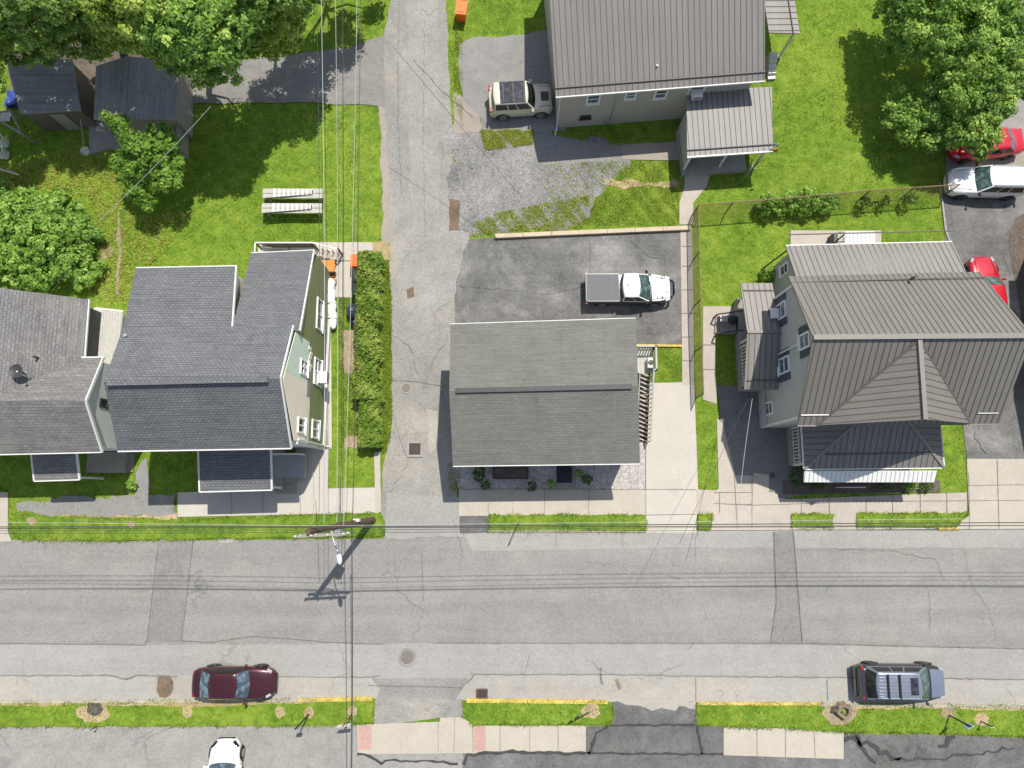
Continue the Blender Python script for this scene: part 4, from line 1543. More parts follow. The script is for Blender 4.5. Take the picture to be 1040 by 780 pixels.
for j in range(5):
    m.obox((k1.x - 1.4 + .3 * j, yl - .1 - .03 * j, .62 - .06 * j), (.05, 0, 0), (0, .05, 0), (0, 0, 1.0 - .1 * j), 1)
m.build('lattice_rail', ['white_trim', 'lattice_brown'], dk)
stairs(h, (k1.x - 1.6, (yb + k0.y) / 2), (k1.x + .1, (yb + k0.y) / 2), k0.y - yb - .1, zb_, 4, 'concrete_pink', 'deck_steps')
foot((k0.x, yb - .3), (k1.x, yb - .3), (k1.x, k0.y), (k0.x, k0.y))

# ---------------------------------------------------------------- grey house at the west edge
ze, zr = 5.0, 6.7
h = thing('grey_house', 'house with worn grey shingle roofs, white gable wall and a rooftop dish', 'house', (-27, 5, 0))
A1, A0 = G(103.7, 459, ze), G(-90, 463.5, ze)
R1 = G(87, 407.5, zr)
R0 = Vector((A0.x, R1.y, zr))
N1, N0 = G(105, 362.7, ze), G(-90, 362.7, ze)
bk = [G(90, 304, ze), G(85.5, 363, ze)]
sl = .42
back = [bk[0], Vector((bk[1].x, bk[1].y, ze)), Vector((bk[1].x, bk[1].y - 3.4, ze)), Vector((bk[0].x - 6, bk[1].y - 3.4, ze + 6 * sl)), Vector((bk[0].x - 6, bk[0].y + .3, ze + 6 * sl))]
m = MB()
m.slab([A0, A1, R1, R0], .12, 0, 1)
m.slab([R0, R1, N1, N0], .12, 0, 1)
m.slab([back[0], back[1], Vector((back[1].x - .1, back[1].y, ze + .04)), back[3] + Vector((0, 3.4, 0)), back[4]], .12, 0, 1)
va = Vector((back[1].x, back[1].y, ze + .02))
vb = Vector((bk[0].x - 4.05, R1.y, ze + 4.05 * sl))
m.slab([va, vb, vb - Vector((3, 0, -1.2)), Vector((bk[0].x - 6, bk[1].y, ze + 6 * sl))], .12, 0, 1)
rf = m.build('roof', ['shingle_grey', 'white_trim'], h)
ds = G(17, 377, 6.6)
m = MB()
m.path([ds + Vector((.35, -.25, -.6)), ds + Vector((.3, -.2, -.1)), ds], .035, 6, 1)
m.lathe(ds, [(.02, -.03), (.2, .0), (.36, .07), (.37, .09), (.2, .03), (.02, .0)], 20, 'Z', 0)
m.path([ds + Vector((.3, -.15, 0)), ds + Vector((.45, -.3, .35))], .025, 6, 1)
m.box(ds + Vector((.48, -.32, .36)), (.12, .12, .12), .4, 2)
m.build('satellite_dish', ['dark_trim', 'galv_metal', 'dark_trim'], rf)
for px_, py_ in ((16, 352), (37, 363)):
    vp = G(px_, py_, 6.0)
    m = MB()
    m.path([vp - Z * .5, vp + Z * .25], .06, 8)
    m.build('vent_pipe', 'dark_trim', rf)
gutter(h, A0, A1, wd=.1)
gutter(h, back[0], back[1], wd=.12)
gutter(h, G(66, 363, ze + .1), N1, wd=.08)
for a, b in ((A1, R1), (R1, N1)):
    gutter(h, a, b, wd=.08, h=.16, name='rake_board', drop=.04)
xe2 = A1.x - .35
yS2, yN2 = A1.y + .3, N1.y - .3
m = MB()
m.poly([(xe2, yS2, 0), (xe2, yN2, 0), (xe2, yN2, ze - .02), (xe2, R1.y, zr - .15), (xe2, yS2, ze - .02)], 0)
m.poly([(A0.x + .3, yS2, 0), (xe2, yS2, 0), (xe2, yS2, ze), (A0.x + .3, yS2, ze)], 0)
m.poly([(A0.x + .3, yN2, 0), (xe2, yN2, 0), (xe2, yN2, ze), (A0.x + .3, yN2, ze)], 0)
xb = back[0].x - .3
m.poly([(xb, back[1].y - 3, 0), (xb, back[0].y - .3, 0), (xb, back[0].y - .3, ze - .05), (xb, back[1].y - 3, ze - .05)], 1)
m.poly([(xb, back[0].y - .3, 0), (xb - 5.6, back[0].y - .3, 0), (xb - 5.6, back[0].y - .3, ze + 5.6 * sl), (xb, back[0].y - .3, ze - .02)], 0)
m.build('wall', ['siding_white', 'dark_trim'], h)
foot((A0.x, yS2), (xe2, yS2), (xe2, yN2), (xb, yN2), (xb, back[0].y), (A0.x, back[0].y))
window(h, (xe2, G(92, 410, 4.5).y, 4.7), (1, 0, 0), .5, .8, hor=0, frame='dark_trim', glass='glass_dark')
window(h, (xe2, G(106, 412, 2.5).y, 2.5), (1, 0, 0), .6, 1.0, hor=0, frame='dark_trim', glass='glass_dark')
lt = [G(96.5, 313, 3.2), G(125, 316, 2.9), G(118, 374, 2.9), G(95.5, 374, 3.2)]
m = MB()
m.slab(lt, .1, 0, 1)
ribs(m, lt, .16, .012, .012, 2, across=True)
m.build('lean_to_roof', ['weathered_plank', 'white_trim', 'grey_wood'], h)
gutter(h, lt[0], lt[3], wd=.1, h=.2)
gutter(h, lt[0], lt[1], wd=.1, h=.14)
m = MB()
li = [Vector((p.x, p.y, 0)) for p in (lt[0] + Vector((.1, -.2, 0)), lt[1] + Vector((-.25, -.2, 0)), lt[2] + Vector((-.25, 0, 0)), lt[3])]
for j in range(3):
    m.poly([li[j], li[j + 1], li[j + 1] + Z * 2.85, li[j] + Z * 2.85])
m.build('lean_to_wall', 'siding_cream', h)
foot(*li)
p0, p1 = G(34.5, 488.5, 2.7), G(80.5, 487, 2.7)
m = MB()
m.slab([p0, p1, Vector((p1.x, yS2 - .02, 3.3)), Vector((p0.x, yS2 - .02, 3.3))], .1, 0, 1)
m.build('porch_roof', ['shingle_grey', 'white_trim'], h)
for a, b in ((p0, p1), (p0, Vector((p0.x, yS2 - .02, 3.3))), (p1, Vector((p1.x, yS2 - .02, 3.3)))):
    gutter(h, a, b, wd=.1)
posts(h, [(p0.x + .2, p0.y + .2), (p1.x - .2, p0.y + .2)], 0, 2.68)
d0, d1 = G(82, 480, .6), G(122, 459, .6)
m = MB()
m.box(((d0.x + d1.x) / 2 + .3, (d0.y + d1.y) / 2, .3), (d1.x - d0.x, d1.y - d0.y, .6))
m.build('landing', 'concrete_brown', h)
stairs(h, (d1.x - .3, (d0.y + d1.y) / 2), (d1.x + .6, (d0.y + d1.y) / 2), d1.y - d0.y - .1, .6, 3, 'grey_wood')
foot((d0.x, d0.y), (d1.x + .8, d0.y), (d1.x + .8, d1.y), (d0.x, d1.y))

# neighbour just outside the east edge, its shadow falls on the driveway
h = thing('brick_house', 'brown brick house standing at the right edge beyond the driveway', 'house', (38, 8, 0))
bx0, bx1, by0, by1 = 33.2, 43, 3.0, 15.5
m = MB()
ym = (by0 + by1) / 2
for x in (bx0, bx1):
    m.poly([(x, by0, 0), (x, by1, 0), (x, by1, 5.5), (x, ym, 7.4), (x, by0, 5.5)])
for y in (by0, by1):
    m.poly([(bx0, y, 0), (bx1, y, 0), (bx1, y, 5.5), (bx0, y, 5.5)])
m.build('wall', 'brick_brown', h)
m = MB()
m.slab([(bx0 - .3, by0 - .3, 5.4), (bx1 + .3, by0 - .3, 5.4), (bx1 + .3, ym, 7.6), (bx0 - .3, ym, 7.6)], .15)
m.slab([(bx0 - .3, by1 + .3, 5.4), (bx1 + .3, by1 + .3, 5.4), (bx1 + .3, ym, 7.6), (bx0 - .3, ym, 7.6)], .15)
m.build('roof', 'shingle_dark', h)
window(h, (bx0, 6, 1.8), (-1, 0, 0), .9, 1.4)
window(h, (bx0, 12, 1.8), (-1, 0, 0), .9, 1.4)
foot((bx0, by0), (bx1, by0), (bx1, by1), (bx0, by1))

# ---------------------------------------------------------------- sheds behind the west gardens
h = thing('flat_shed', 'garden shed with one flat grey felt roof under the trees', 'shed', G(50, 95))
P = [G(6, 60, 2.6), G(73, 60, 2.6), G(82, 112, 2.35), G(20, 115.5, 2.35)]
m = MB()
m.slab(P, .1)
for t in (.3, .62):
    m.bar(P[0] + (P[3] - P[0]) * t + Z * .012, P[1] + (P[2] - P[1]) * t + Z * .012, .09, .02)
m.build('roof', 'felt_roof', h)
cc = sum(P, Vector()) / 4
Q = [cc + (p - cc) * .94 for p in P]
m = MB()
for j in range(4):
    a, b = Q[j], Q[(j + 1) % 4]
    m.poly([(a.x, a.y, 0), (b.x, b.y, 0), (b.x, b.y, b.z - .05), (a.x, a.y, a.z - .05)])
m.build('wall', 'shed_boards', h)
a, b = Q[3], Q[2]
m = MB()
dd = (b - a).normalized()
m.obox((a + (b - a) * .55) * Vector((1, 1, 0)).length / Vector((1, 1, 0)).length - Z * 1.35 + Vector((0, -.04, 0)), dd * .9, Vector((0, .06, 0)), Z * 1.9)
m.build('door', 'grey_wood', h)
foot(*Q)
h = thing('gabled_shed', 'dark shed with ridged felt roof beside the young tree', 'shed', G(138, 110))
ra, rb = G(129, 57, 3.4), G(126.5, 121, 3.4)
la, lb = G(97.5, 67, 2.6), G(95, 121, 2.6)
ga, gb = G(181, 62, 2.6), G(180, 122, 2.6)
m = MB()
m.slab([ra, rb, lb, la], .1)
m.slab([ra, ga, gb, rb], .1)
m.bar(ra + Z * .02, rb + Z * .02, .2, .03)
for k in range(12):
    pp = ra + (gb - ra) * random.uniform(.1, .6) + (ga - ra) * random.uniform(-.1, .3)
m.build('roof', 'felt_roof', h)
m = MB()
i = Vector((.2, 0, 0))
pts_ = [la + i, lb + i + Vector((0, .2, 0)), gb - i + Vector((0, .2, 0)), ga - i]
for a, b in zip(pts_, pts_[1:] + pts_[:1]):
    m.poly([(a.x, a.y, 0), (b.x, b.y, 0), (b.x, b.y, 2.55), (a.x, a.y, 2.55)])
m.poly([pts_[1], pts_[2], rb + Vector((0, .2, -.12))])
m.build('wall', 'grey_wood', h)
m = MB()
m.prism([G(92, 118), G(180, 118), G(181, 158), G(112, 152), G(93, 158)], 0, .25)
m.build('porch_floor', 'concrete_grey', h)
foot(G(88, 60), G(182, 60), G(184, 160), G(92, 160))

# board fence beside the gabled shed
h = thing('board_fence', 'grey board fence panel running along the side of the gabled shed', 'fence', G(191, 120))
a, b = G(191, 84), G(191.5, 161)
m = MB()
n = 30
for j in range(n):
    p = a + (b - a) * (j + .5) / n
    m.box((p.x, p.y, .85), (.03, (a - b).length / n - .012, 1.65 + .03 * math.sin(j * 5)), 0)
m.build('boards', 'grey_wood', h)
m = MB()
for z in (.4, 1.3):
    m.bar(a + Vector((-.05, 0, z)), b + Vector((-.05, 0, z)), .05, .09)
m.build('rail', 'grey_wood', h)
for t in (0, .33, .66, 1):
    p = a + (b - a) * t
    m = MB()
    m.box((p.x - .1, p.y, .9), (.1, .1, 1.8))
    m.build('post', 'grey_wood', h)


# ---------------------------------------------------------------- vehicles (local frame: x forward, y left)
def car(name, label, cat, px, py, deg, L, W, H, paint, st, belt, ws0, ws1, rw1, rw0, glass='glass_dark', rims='rim', roof_paint=None, roofw=.76, beltw=.93, panes=2, wheel_r=.33, mirror=None, group=None, wheelx=(.315, -.30), cab=True, side_glass='glass_dark', lower=None, rear_glass=None):
    """st: (x/L, halfwidth share, top z, shoulder z); ws0/ws1: windscreen foot and head, rw1/rw0: rear glass head and foot (x/L)"""
    loc = G(px, py, .8)
    root = thing(name, label, cat, (loc.x, loc.y, .03), R(deg), group, local=True)
    hw = W / 2
    m = MB()
    vs, fs = [], []
    prof = [(.86, .0), (.965, .14), (1.0, .45), (.995, .75), (.965, .93)]
    nsec = None
    for (x, wf, zt, zs) in st:
        hh = hw * wf
        zb = .22
        half = [(hh * a, zb + (zs - zb) * b) for a, b in prof]
        half += [(hh * .90, zs + (zt - zs) * .35), (hh * .74, zs + (zt - zs) * .78), (hh * .4, zs + (zt - zs) * .97), (0, zt)]
        ring = half + [(-a, b) for a, b in reversed(half[:-1])]
        nsec = len(ring)
        vs += [(x * L, y, z) for y, z in ring]
    for i in range(len(st) - 1):
        for j in range(nsec - 1):
            fs.append((i * nsec + j, i * nsec + j + 1, (i + 1) * nsec + j + 1, (i + 1) * nsec + j))
    fs.append(tuple(range(nsec)))
    fs.append(tuple(range((len(st) - 1) * nsec, len(st) * nsec)))
    for i in range(len(st) - 1):
        fs.append((i * nsec, (i + 1) * nsec, (i + 1) * nsec + nsec - 1, i * nsec + nsec - 1))
    m.add(vs, fs)
    if lower:
        for sg in (-1, 1):
            m.obox((0, sg * (hw + .002), .36), (L * .5, 0, 0), (0, .04, 0), (0, 0, .14), 1)
    for wxf in wheelx:                        # dark arches round the wheels
        for sg in (-1, 1):
            arc = [Vector((wxf * L + (wheel_r + .07) * math.cos(a), sg * (hw - .02), .33 + (wheel_r + .07) * math.sin(a))) for a in [k * math.pi / 8 for k in range(9)]]
            m.path(arc, .045, 6, 1)
    body = m.build('body', [paint, 'car_black'], root, smooth=38)
    # cabin shell
    if cab:
        bw, rw = hw * beltw, hw * roofw
        zr_ = H - .07

        def ring(xf, xr, wd, z, bf, br, k=8):
            P = []
            for i in range(k + 1):
                t = -1 + 2 * i / k
                P.append(Vector(((xf - bf * t * t) * L, -wd * t * (1 - .0 * t), z)))       # front, left -> right is y + to -
            for i in range(1, k):
                t = i / k
                P.append(Vector(((xf - bf + (xr + br - xf + bf) * t) * L, -wd * (1 + .015 * math.sin(math.pi * t)), z)))
            for i in range(k + 1):
                t = -1 + 2 * i / k
                P.append(Vector(((xr + br * t * t) * L, wd * t, z)))
            for i in range(1, k):
                t = i / k
                P.append(Vector(((xr + br + (xf - bf - xr - br) * t) * L, wd * (1 + .015 * math.sin(math.pi * t)), z)))
            return P
        lo = ring(ws0, rw0, bw, belt - .03, .035, .03)
        hi = ring(ws1, rw1, rw, zr_, .022, .02)
        n = len(lo)
        m = MB()
        vs = lo + hi
        fs = [(i, (i + 1) % n, n + (i + 1) % n, n + i) for i in range(n)]
        c = Vector(((ws1 + rw1) / 2 * L, 0, zr_))
        for s_, dz in ((.94, .03), (.75, .052), (.4, .066)):
            vs += [c + Vector(((p.x - c.x) * s_, (p.y - c.y) * s_, dz)) for p in hi]
        b = len(vs) // n - 1
        for r_ in range(1, b):
            fs += [(r_ * n + i, r_ * n + (i + 1) % n, (r_ + 1) * n + (i + 1) % n, (r_ + 1) * n + i) for i in range(n)]
        fs.append(tuple(b * n + i for i in range(n)))
        m.add(vs, fs)
        m.build('cabin', roof_paint or paint, root, smooth=40)
        k = 8

        def pane(nm, i0, i1, t0, t1, a0, a1, mat_):
            """glass over ring indices i0..i1, from share t0 (foot) to t1 (head)"""
            idx = list(range(i0, i1 + 1))
            V, F = [], []
            for q_ in range(4):
                t = t0 + (t1 - t0) * q_ / 3
                for jj, ii in enumerate(idx):
                    ii %= n
                    p = lo[ii] + (hi[ii] - lo[ii]) * t
                    if jj == 0:
                        nx = lo[(ii + 1) % n] + (hi[(ii + 1) % n] - lo[(ii + 1) % n]) * t
                        p = p + (nx - p) * a0
                    if jj == len(idx) - 1:
                        pv = lo[ii - 1] + (hi[ii - 1] - lo[ii - 1]) * t
                        p = p + (pv - p) * a1
                    d_ = Vector((p.x - c.x, p.y, 0)).normalized() * .012 + Z * .012
                    V.append(p + d_)
            w_ = len(idx)
            for q_ in range(3):
                for jj in range(w_ - 1):
                    F.append((q_ * w_ + jj, q_ * w_ + jj + 1, (q_ + 1) * w_ + jj + 1, (q_ + 1) * w_ + jj))
            m = MB()
            m.add(V, F)
            return m.build(nm, mat_, root, smooth=60)
        pane('windscreen', 0, k, .04, .97, .35, .35, glass)
        pane('rear_window', 2 * k, 3 * k, .1, .95, .4, .4, rear_glass or glass)
        for s0_ in (k, 3 * k):
            for j in range(panes):
                i0 = s0_ + round(j * k / panes)
                i1 = s0_ + round((j + 1) * k / panes)
                pane('side_window', i0, i1, .14, .86, .35 if j == 0 else .12, .35 if j == panes - 1 else .12, side_glass)
    for wxf in wheelx:
        for sg in (-1, 1):
            wl = MB()
            wl.lathe((wxf * L, sg * (hw - .10), .33), [(wheel_r - .09, -.10), (wheel_r - .02, -.11), (wheel_r, -.06), (wheel_r, .06), (wheel_r - .02, .11), (wheel_r - .09, .10)], 20, 'Y')
            t_ = wl.build('tyre', 'tyre', root, smooth=35)
            wl = MB()
            wl.lathe((wxf * L, sg * (hw - .015), .33), [(wheel_r - .09, -.03), (wheel_r - .09, .02), (wheel_r - .16, .0), (.05, .01), (.03, .03)], 16, 'Y')
            wl.build('rim', rims, t_)
    for sg in (-1, 1):
        m = MB()
        mx = (ws0 - .055) * L
        m.ell((mx, sg * (hw + .09), belt + .06), (.09, .12, .085), 10, 6)
        m.obox((mx, sg * (hw - .02), belt + .0), (.08, 0, 0), (0, .16, 0), (0, 0, .05))
        m.build('mirror', mirror or paint, root, smooth=50)
    root['_dims'] = 0
    del root['_dims']
    return root, L, hw


def lamps(root, L, hw, xf, xr, zf, zr_, wf=.62, wr=.7, lf=.28, tilt=.5, front='lamp_clear'):
    for sg in (-1, 1):
        m = MB()
        m.obox((xf * L, sg * hw * wf, zf - .03), (lf * .9, -sg * lf * tilt, 0), (sg * .05, .13, 0), (0, 0, .12))
        m.build('headlight', front, root, smooth=30)
        m = MB()
        m.obox((xr * L, sg * hw * wr, zr_), (.12, sg * .05, 0), (0, .34, 0), (0, 0, .15))
        m.build('tail_light', 'lamp_red', root)


def line(root, name, segs, mat_='car_black', wd=.022, h=.02):
    m = MB()
    for p, q_ in segs:
        m.bar(p, q_, wd, h)
    return m.build(name, mat_, root)


SEDAN = [(-.5, .42, .66, .60), (-.494, .60, .82, .72), (-.48, .74, .93, .80), (-.455, .85, 1.0, .86), (-.42, .92, 1.03, .89), (-.34, .975, 1.03, .91), (-.2, 1, .99, .92), (0, 1, .97, .91), (.18, 1, .97, .88), (.27, .98, .94, .84), (.35, .945, .88, .77), (.41, .88, .81, .71), (.45, .79, .75, .66), (.475, .67, .69, .61), (.492, .5, .61, .55), (.5, .3, .52, .46)]
SUVS = [(-.5, .62, .90, .80), (-.495, .76, .98, .88), (-.48, .86, 1.06, .95), (-.44, .94, 1.1, 1.0), (-.25, 1, 1.1, 1.02), (0, 1, 1.1, 1.02), (.2, 1, 1.1, 1.0), (.30, .99, 1.09, .98), (.37, .96, 1.05, .94), (.43, .90, .98, .88), (.465, .81, .91, .81), (.485, .68, .83, .75), (.496, .52, .75, .68), (.5, .38, .68, .6)]

# maroon sedan
c, L, hw = car('parked_car', 'dark maroon sedan parked at the kerb on the lower left side of the street', 'car', 237, 694, 0, 4.82, 1.84, 1.46, 'paint_maroon', SEDAN, .96, .215, .085, -.24, -.41, glass='glass_blue', wheelx=(.30, -.27), roofw=.73)
lamps(c, L, hw, .425, -.465, .75, .84, .74, .60)
line(c, 'hood_line', [((.2 * L, s * .62, .985), (.43 * L, s * .5, .83)) for s in (-1, 1)] + [((.22 * L, s * .3, .985), (.42 * L, s * .28, .84)) for s in (-1, 1)])
m = MB()
m.obox((.497 * L, 0, .5), (.06, 0, 0), (0, 1.05, 0), (0, 0, .22))
m.build('grille', 'car_black', c)
line(c, 'boot_line', [((-.425 * L, -.7, 1.03), (-.425 * L, .7, 1.03))])
m = MB()
m.path([(-.2 * L, .0, 1.46), (-.235 * L, 0, 1.53), (-.25 * L, 0, 1.5)], .03, 6)
m.build('aerial', 'car_black', c)

# steel blue sport utility with roof rack
c, L, hw = car('parked_car', 'steel blue sport utility car with roof rack and sunroof parked beside the lower right verge', 'car', 914.5, 692.5, -.5, 5.05, 1.96, 1.78, 'paint_grey', SUVS, 1.08, .305, .145, -.365, -.44, glass='glass_green', roof_paint='paint_steel', roofw=.74, panes=3, wheel_r=.37, mirror='paint_grey', rear_glass='glass_dark')
lamps(c, L, hw, .455, -.455, .86, 1.0, .74, .74)
m = MB()
V, F = [], []
for i in range(7):
    x = .312 + .168 * i / 6
    for j in range(9):
        y = (-1 + j / 4) * hw * (.80 - .10 * (i / 6) ** 2)
        V.append((x * L, y, 1.118 - .155 * (i / 6) ** 1.6 - .05 * (abs(j / 4 - 1)) ** 2))
for i in range(6):
    for j in range(8):
        F.append((i * 9 + j, i * 9 + j + 1, (i + 1) * 9 + j + 1, (i + 1) * 9 + j))
m.add(V, F)
m.build('bonnet', 'paint_steel', c, smooth=40)
for s in (-1, 1):
    m = MB()
    m.path([(.12 * L, s * .64, 1.77), (.10 * L, s * .64, 1.84), (-.33 * L, s * .64, 1.84), (-.36 * L, s * .64, 1.74)], .028, 6)
    m.build('roof_rail', 'chrome', c)
for x in (-.245, -.115):
    m = MB()
    m.bar((x * L, -.66, 1.86), (x * L, .66, 1.86), .09, .04)
    m.build('cross_bar', 'car_black', c)
m = MB()
for k in range(6):
    y = -.46 + .184 * k
    m.bar((-.345 * L, y, 1.79), (-.02 * L, y, 1.79), .035, .02)
m.build('roof_ribs', 'chrome', c)
m = MB()
m.obox((.052 * L, 0, 1.785), (.42, 0, 0), (0, .92, 0), (0, 0, .022))
m.build('sunroof', 'sunroof', c)
m = MB()
m.obox((-.462 * L, 0, .98), (.3, 0, 0), (0, 1.5, 0), (0, 0, .3))
m.obox((-.495 * L, 0, .6), (.14, 0, 0), (0, 1.6, 0), (0, 0, .3))
m.build('tailgate', 'paint_grey', c)

# pickup truck with covered bed
PICK = [(-.5, .86, .90, .86), (-.492, .93, .98, .95), (-.46, .98, 1.04, 1.02), (-.3, 1, 1.05, 1.03), (-.1, 1, 1.05, 1.03), (.1, 1, 1.06, 1.02), (.25, 1, 1.08, 1.0), (.33, .985, 1.07, .98), (.39, .95, 1.02, .94), (.43, .88, .96, .88), (.46, .78, .88, .80), (.48, .65, .80, .72), (.492, .48, .72, .64)]
c, L, hw = car('pickup_truck', 'white pickup truck with grey bed cover parked behind the low grey house', 'truck', 638, 293.5, 0, 5.35, 1.86, 1.68, 'paint_grey', PICK, 1.06, .262, .112, -.085, -.105, glass='glass_green', roof_paint='paint_white', roofw=.80, beltw=.95, panes=2, wheel_r=.36, mirror='car_black')
lamps(c, L, hw, .455, -.495, .86, .9, .74, .9)
m = MB()
V, F = [], []
for i in range(9):
    x = .268 + .215 * i / 8
    for j in range(11):
        t = -1 + j / 5
        y = t * hw * (.91 - .36 * (i / 8) ** 3)
        V.append((x * L, y, 1.10 - .20 * (i / 8) ** 1.9 - .05 * t * t + (.018 if abs(t) < .5 else 0)))
for i in range(8):
    for j in range(10):
        F.append((i * 11 + j, i * 11 + j + 1, (i + 1) * 11 + j + 1, (i + 1) * 11 + j))
m.add(V, F)
m.build('bonnet', 'paint_white', c, smooth=40)
line(c, 'bonnet_line', [((.275 * L, s * .34, 1.112), (.46 * L, s * .25, .97)) for s in (-1, 1)] + [((.275 * L, s * .75, 1.085), (.44 * L, s * .62, .965)) for s in (-1, 1)], 'dark_trim', .03)
m = MB()
m.obox((-.305 * L, 0, 1.085), (.375 * L, 0, 0), (0, 1.68, 0), (0, 0, .06))
for k in range(5):
    m.obox((-.44 * L + k * .36, 0, 1.12), (.02, 0, 0), (0, 1.6, 0), (0, 0, .012))
m.build('bed_cover', 'tonneau', c)
m = MB()
for s in (-1, 1):
    m.obox((-.305 * L, s * .875, 1.075), (.385 * L, 0, 0), (0, .06, 0), (0, 0, .08))
m.obox((-.497 * L, 0, .96), (.07, 0, 0), (0, 1.7, 0), (0, 0, .28))
m.build('bed_rail', 'paint_grey', c)
m = MB()
m.path([(.48 * L, -.8, .62), (.515 * L, -.62, .62), (.525 * L, 0, .62), (.515 * L, .62, .62), (.48 * L, .8, .62)], .09, 8)
m.build('front_bumper', 'chrome', c)
m = MB()
for z in (.75, .95):
    m.path([(.5 * L, -.55, z), (.532 * L, -.4, z), (.532 * L, .4, z), (.5 * L, .55, z)], .035, 6)
m.build('bull_bar', 'car_black', c)
m = MB()
m.path([(-.03 * L, .0, 1.68), (-.03 * L, 0, 1.74)], .05, 8)
m.build('roof_aerial', 'car_black', c)

# cream off-roader with black roof panels
OFFR = [(-.5, .80, .98, .92), (-.49, .90, 1.06, 1.0), (-.45, .97, 1.12, 1.06), (-.3, 1, 1.12, 1.08), (0, 1, 1.12, 1.08), (.2, 1, 1.12, 1.06), (.32, 1, 1.12, 1.04), (.42, .97, 1.1, 1.02), (.47, .92, 1.06, .98), (.49, .84, .98, .9), (.5, .74, .86, .8)]
c, L, hw = car('off_road_car', 'cream boxy off road car with black glass roof parked on the upper driveway', 'car', 528.5, 101.5, 3.5, 4.1, 1.92, 1.78, 'paint_cream', OFFR, 1.14, .235, .115, -.43, -.465, glass='glass_dark', roofw=.80, beltw=.95, panes=3, wheel_r=.38, wheelx=(.31, -.29), mirror='paint_cream')
lamps(c, L, hw, .48, -.49, .92, 1.1, .72, .8, .18, .1)
m = MB()
m.obox((-.125 * L, 0, 1.775), (.40 * L, 0, 0), (0, 1.46, 0), (0, 0, .03))
pn_ = m.build('roof_panel', 'sunroof', c)
m = MB()
for x in (-.27, -.115, .055):
    m.bar((x * L, -.7, 1.795), (x * L, .7, 1.795), .05, .014)
m.build('panel_bar', 'dark_trim', pn_)
m = MB()
m.obox((.385 * L, -.02, 1.118), (.5, 0, 0), (0, .62, 0), (0, 0, .03))
m.build('bonnet_panel', 'dark_trim', c)
line(c, 'bonnet_line', [((.27 * L, s * .72, 1.12), (.47 * L, s * .68, 1.07)) for s in (-1, 1)])

# white hatchback, nose at the frame's lower edge
c, L, hw = car('parked_car', 'white rounded hatchback on the lower left parking lot with its nose to the verge', 'car', 227, 792, 91, 4.3, 1.80, 1.5, 'paint_white', SEDAN, .97, .235, .06, -.36, -.47, glass='glass_blue', wheelx=(.30, -.28), panes=3)
lamps(c, L, hw, .44, -.48, .74, .9, .68, .6, .34, .7, 'glass_dark')
line(c, 'hood_line', [((.2 * L, s * .6, .985), (.42 * L, s * .5, .84)) for s in (-1, 1)], 'dark_trim', .015)
m = MB()
m.obox((.495 * L, 0, .46), (.06, 0, 0), (0, .9, 0), (0, 0, .18))
m.build('grille', 'car_black', c)

# white estate at the right edge
c, L, hw = car('parked_car', 'white sport utility car parked on the right hand driveway just below the big tree', 'car', 1002, 184.5, 179, 4.85, 1.9, 1.70, 'paint_white', SUVS, 1.06, .21, .06, -.40, -.47, glass='glass_green', roofw=.76, panes=3, wheel_r=.36, mirror='car_black')
lamps(c, L, hw, .455, -.49, .84, 1.0, .70, .8, .3, .7)
line(c, 'hood_line', [((.24 * L, s * .7, 1.11), (.44 * L, s * .58, 1.0)) for s in (-1, 1)], 'dark_trim', .015)
m = MB()
m.obox((.497 * L, 0, .62), (.07, 0, 0), (0, 1.2, 0), (0, 0, .26))
m.build('grille', 'galv_metal', c)
for s in (-1, 1):
    m = MB()
    m.path([(.03 * L, s * .66, 1.69), (.0 * L, s * .66, 1.74), (-.34 * L, s * .66, 1.74), (-.38 * L, s * .66, 1.68)], .024, 6)
    m.build('roof_rail', 'chrome', c)

# red saloon under the big tree
c, L, hw = car('parked_car', 'red car half hidden under the big tree at the right edge', 'car', 1003, 146, 186, 4.75, 1.84, 1.47, 'paint_red', SEDAN, .96, .20, .05, -.22, -.36, glass='glass_blue', wheelx=(.30, -.28))
lamps(c, L, hw, .445, -.47, .73, .84, .7, .62)
# red car by the east house
c, L, hw = car('parked_car', 'red car standing beside the taupe roofed house, partly under its eaves', 'car', 1003, 296, 93, 4.7, 1.84, 1.47, 'paint_red', SEDAN, .96, .20, .05, -.24, -.40, glass='glass_green', wheelx=(.30, -.28))
lamps(c, L, hw, .445, -.47, .73, .84, .7, .62)
line(c, 'hood_line', [((.22 * L, s * .62, .985), (.43 * L, s * .5, .83)) for s in (-1, 1)])

# ---------------------------------------------------------------- utility pole, wires, posts
base, top = G(379, 528, 0), G(312.5, 540, 9.4)
h = thing('utility_pole', 'leaning brown timber utility pole with crossarms at the street corner', 'utility pole', base)
m = MB()
m.path([base, base + (top - base) * .5, top], [.21, .18, .14], 12)
m.build('shaft', 'pole_wood', h, smooth=40)
ax = (top - base).normalized()
ARM = []
for k, (t, yy) in enumerate(((.97, .0), (.91, .0))):
    cc = base + (top - base) * t + Vector((0, -.2, 0))
    m = MB()
    m.obox(cc + Vector((.5, 0, 0)), (2.5, .12, 0), (0, .11, 0), (0, 0, .13))
    ar = m.build('crossarm', 'grey_wood', h)
    for dx in (-.65, .1, .9, 1.65):
        m = MB()
        ip = cc + Vector((dx, dx * .05, .06))
        m.lathe(ip, [(.025, 0), (.025, .08), (.06, .1), (.045, .16), (.06, .2), (.02, .24)], 10)
        m.build('insulator', 'insulator', ar, smooth=40)
        ARM.append(ip + Z * .22)
    m = MB()
    m.bar(cc + Vector((.0, .0, -.7)), cc + Vector((1.2, .05, -.05)), .03, .03)
    m.build('brace', 'galv_metal', ar)
tp = base + (top - base) * .62 + Vector((.12, -.34, 0))
m = MB()
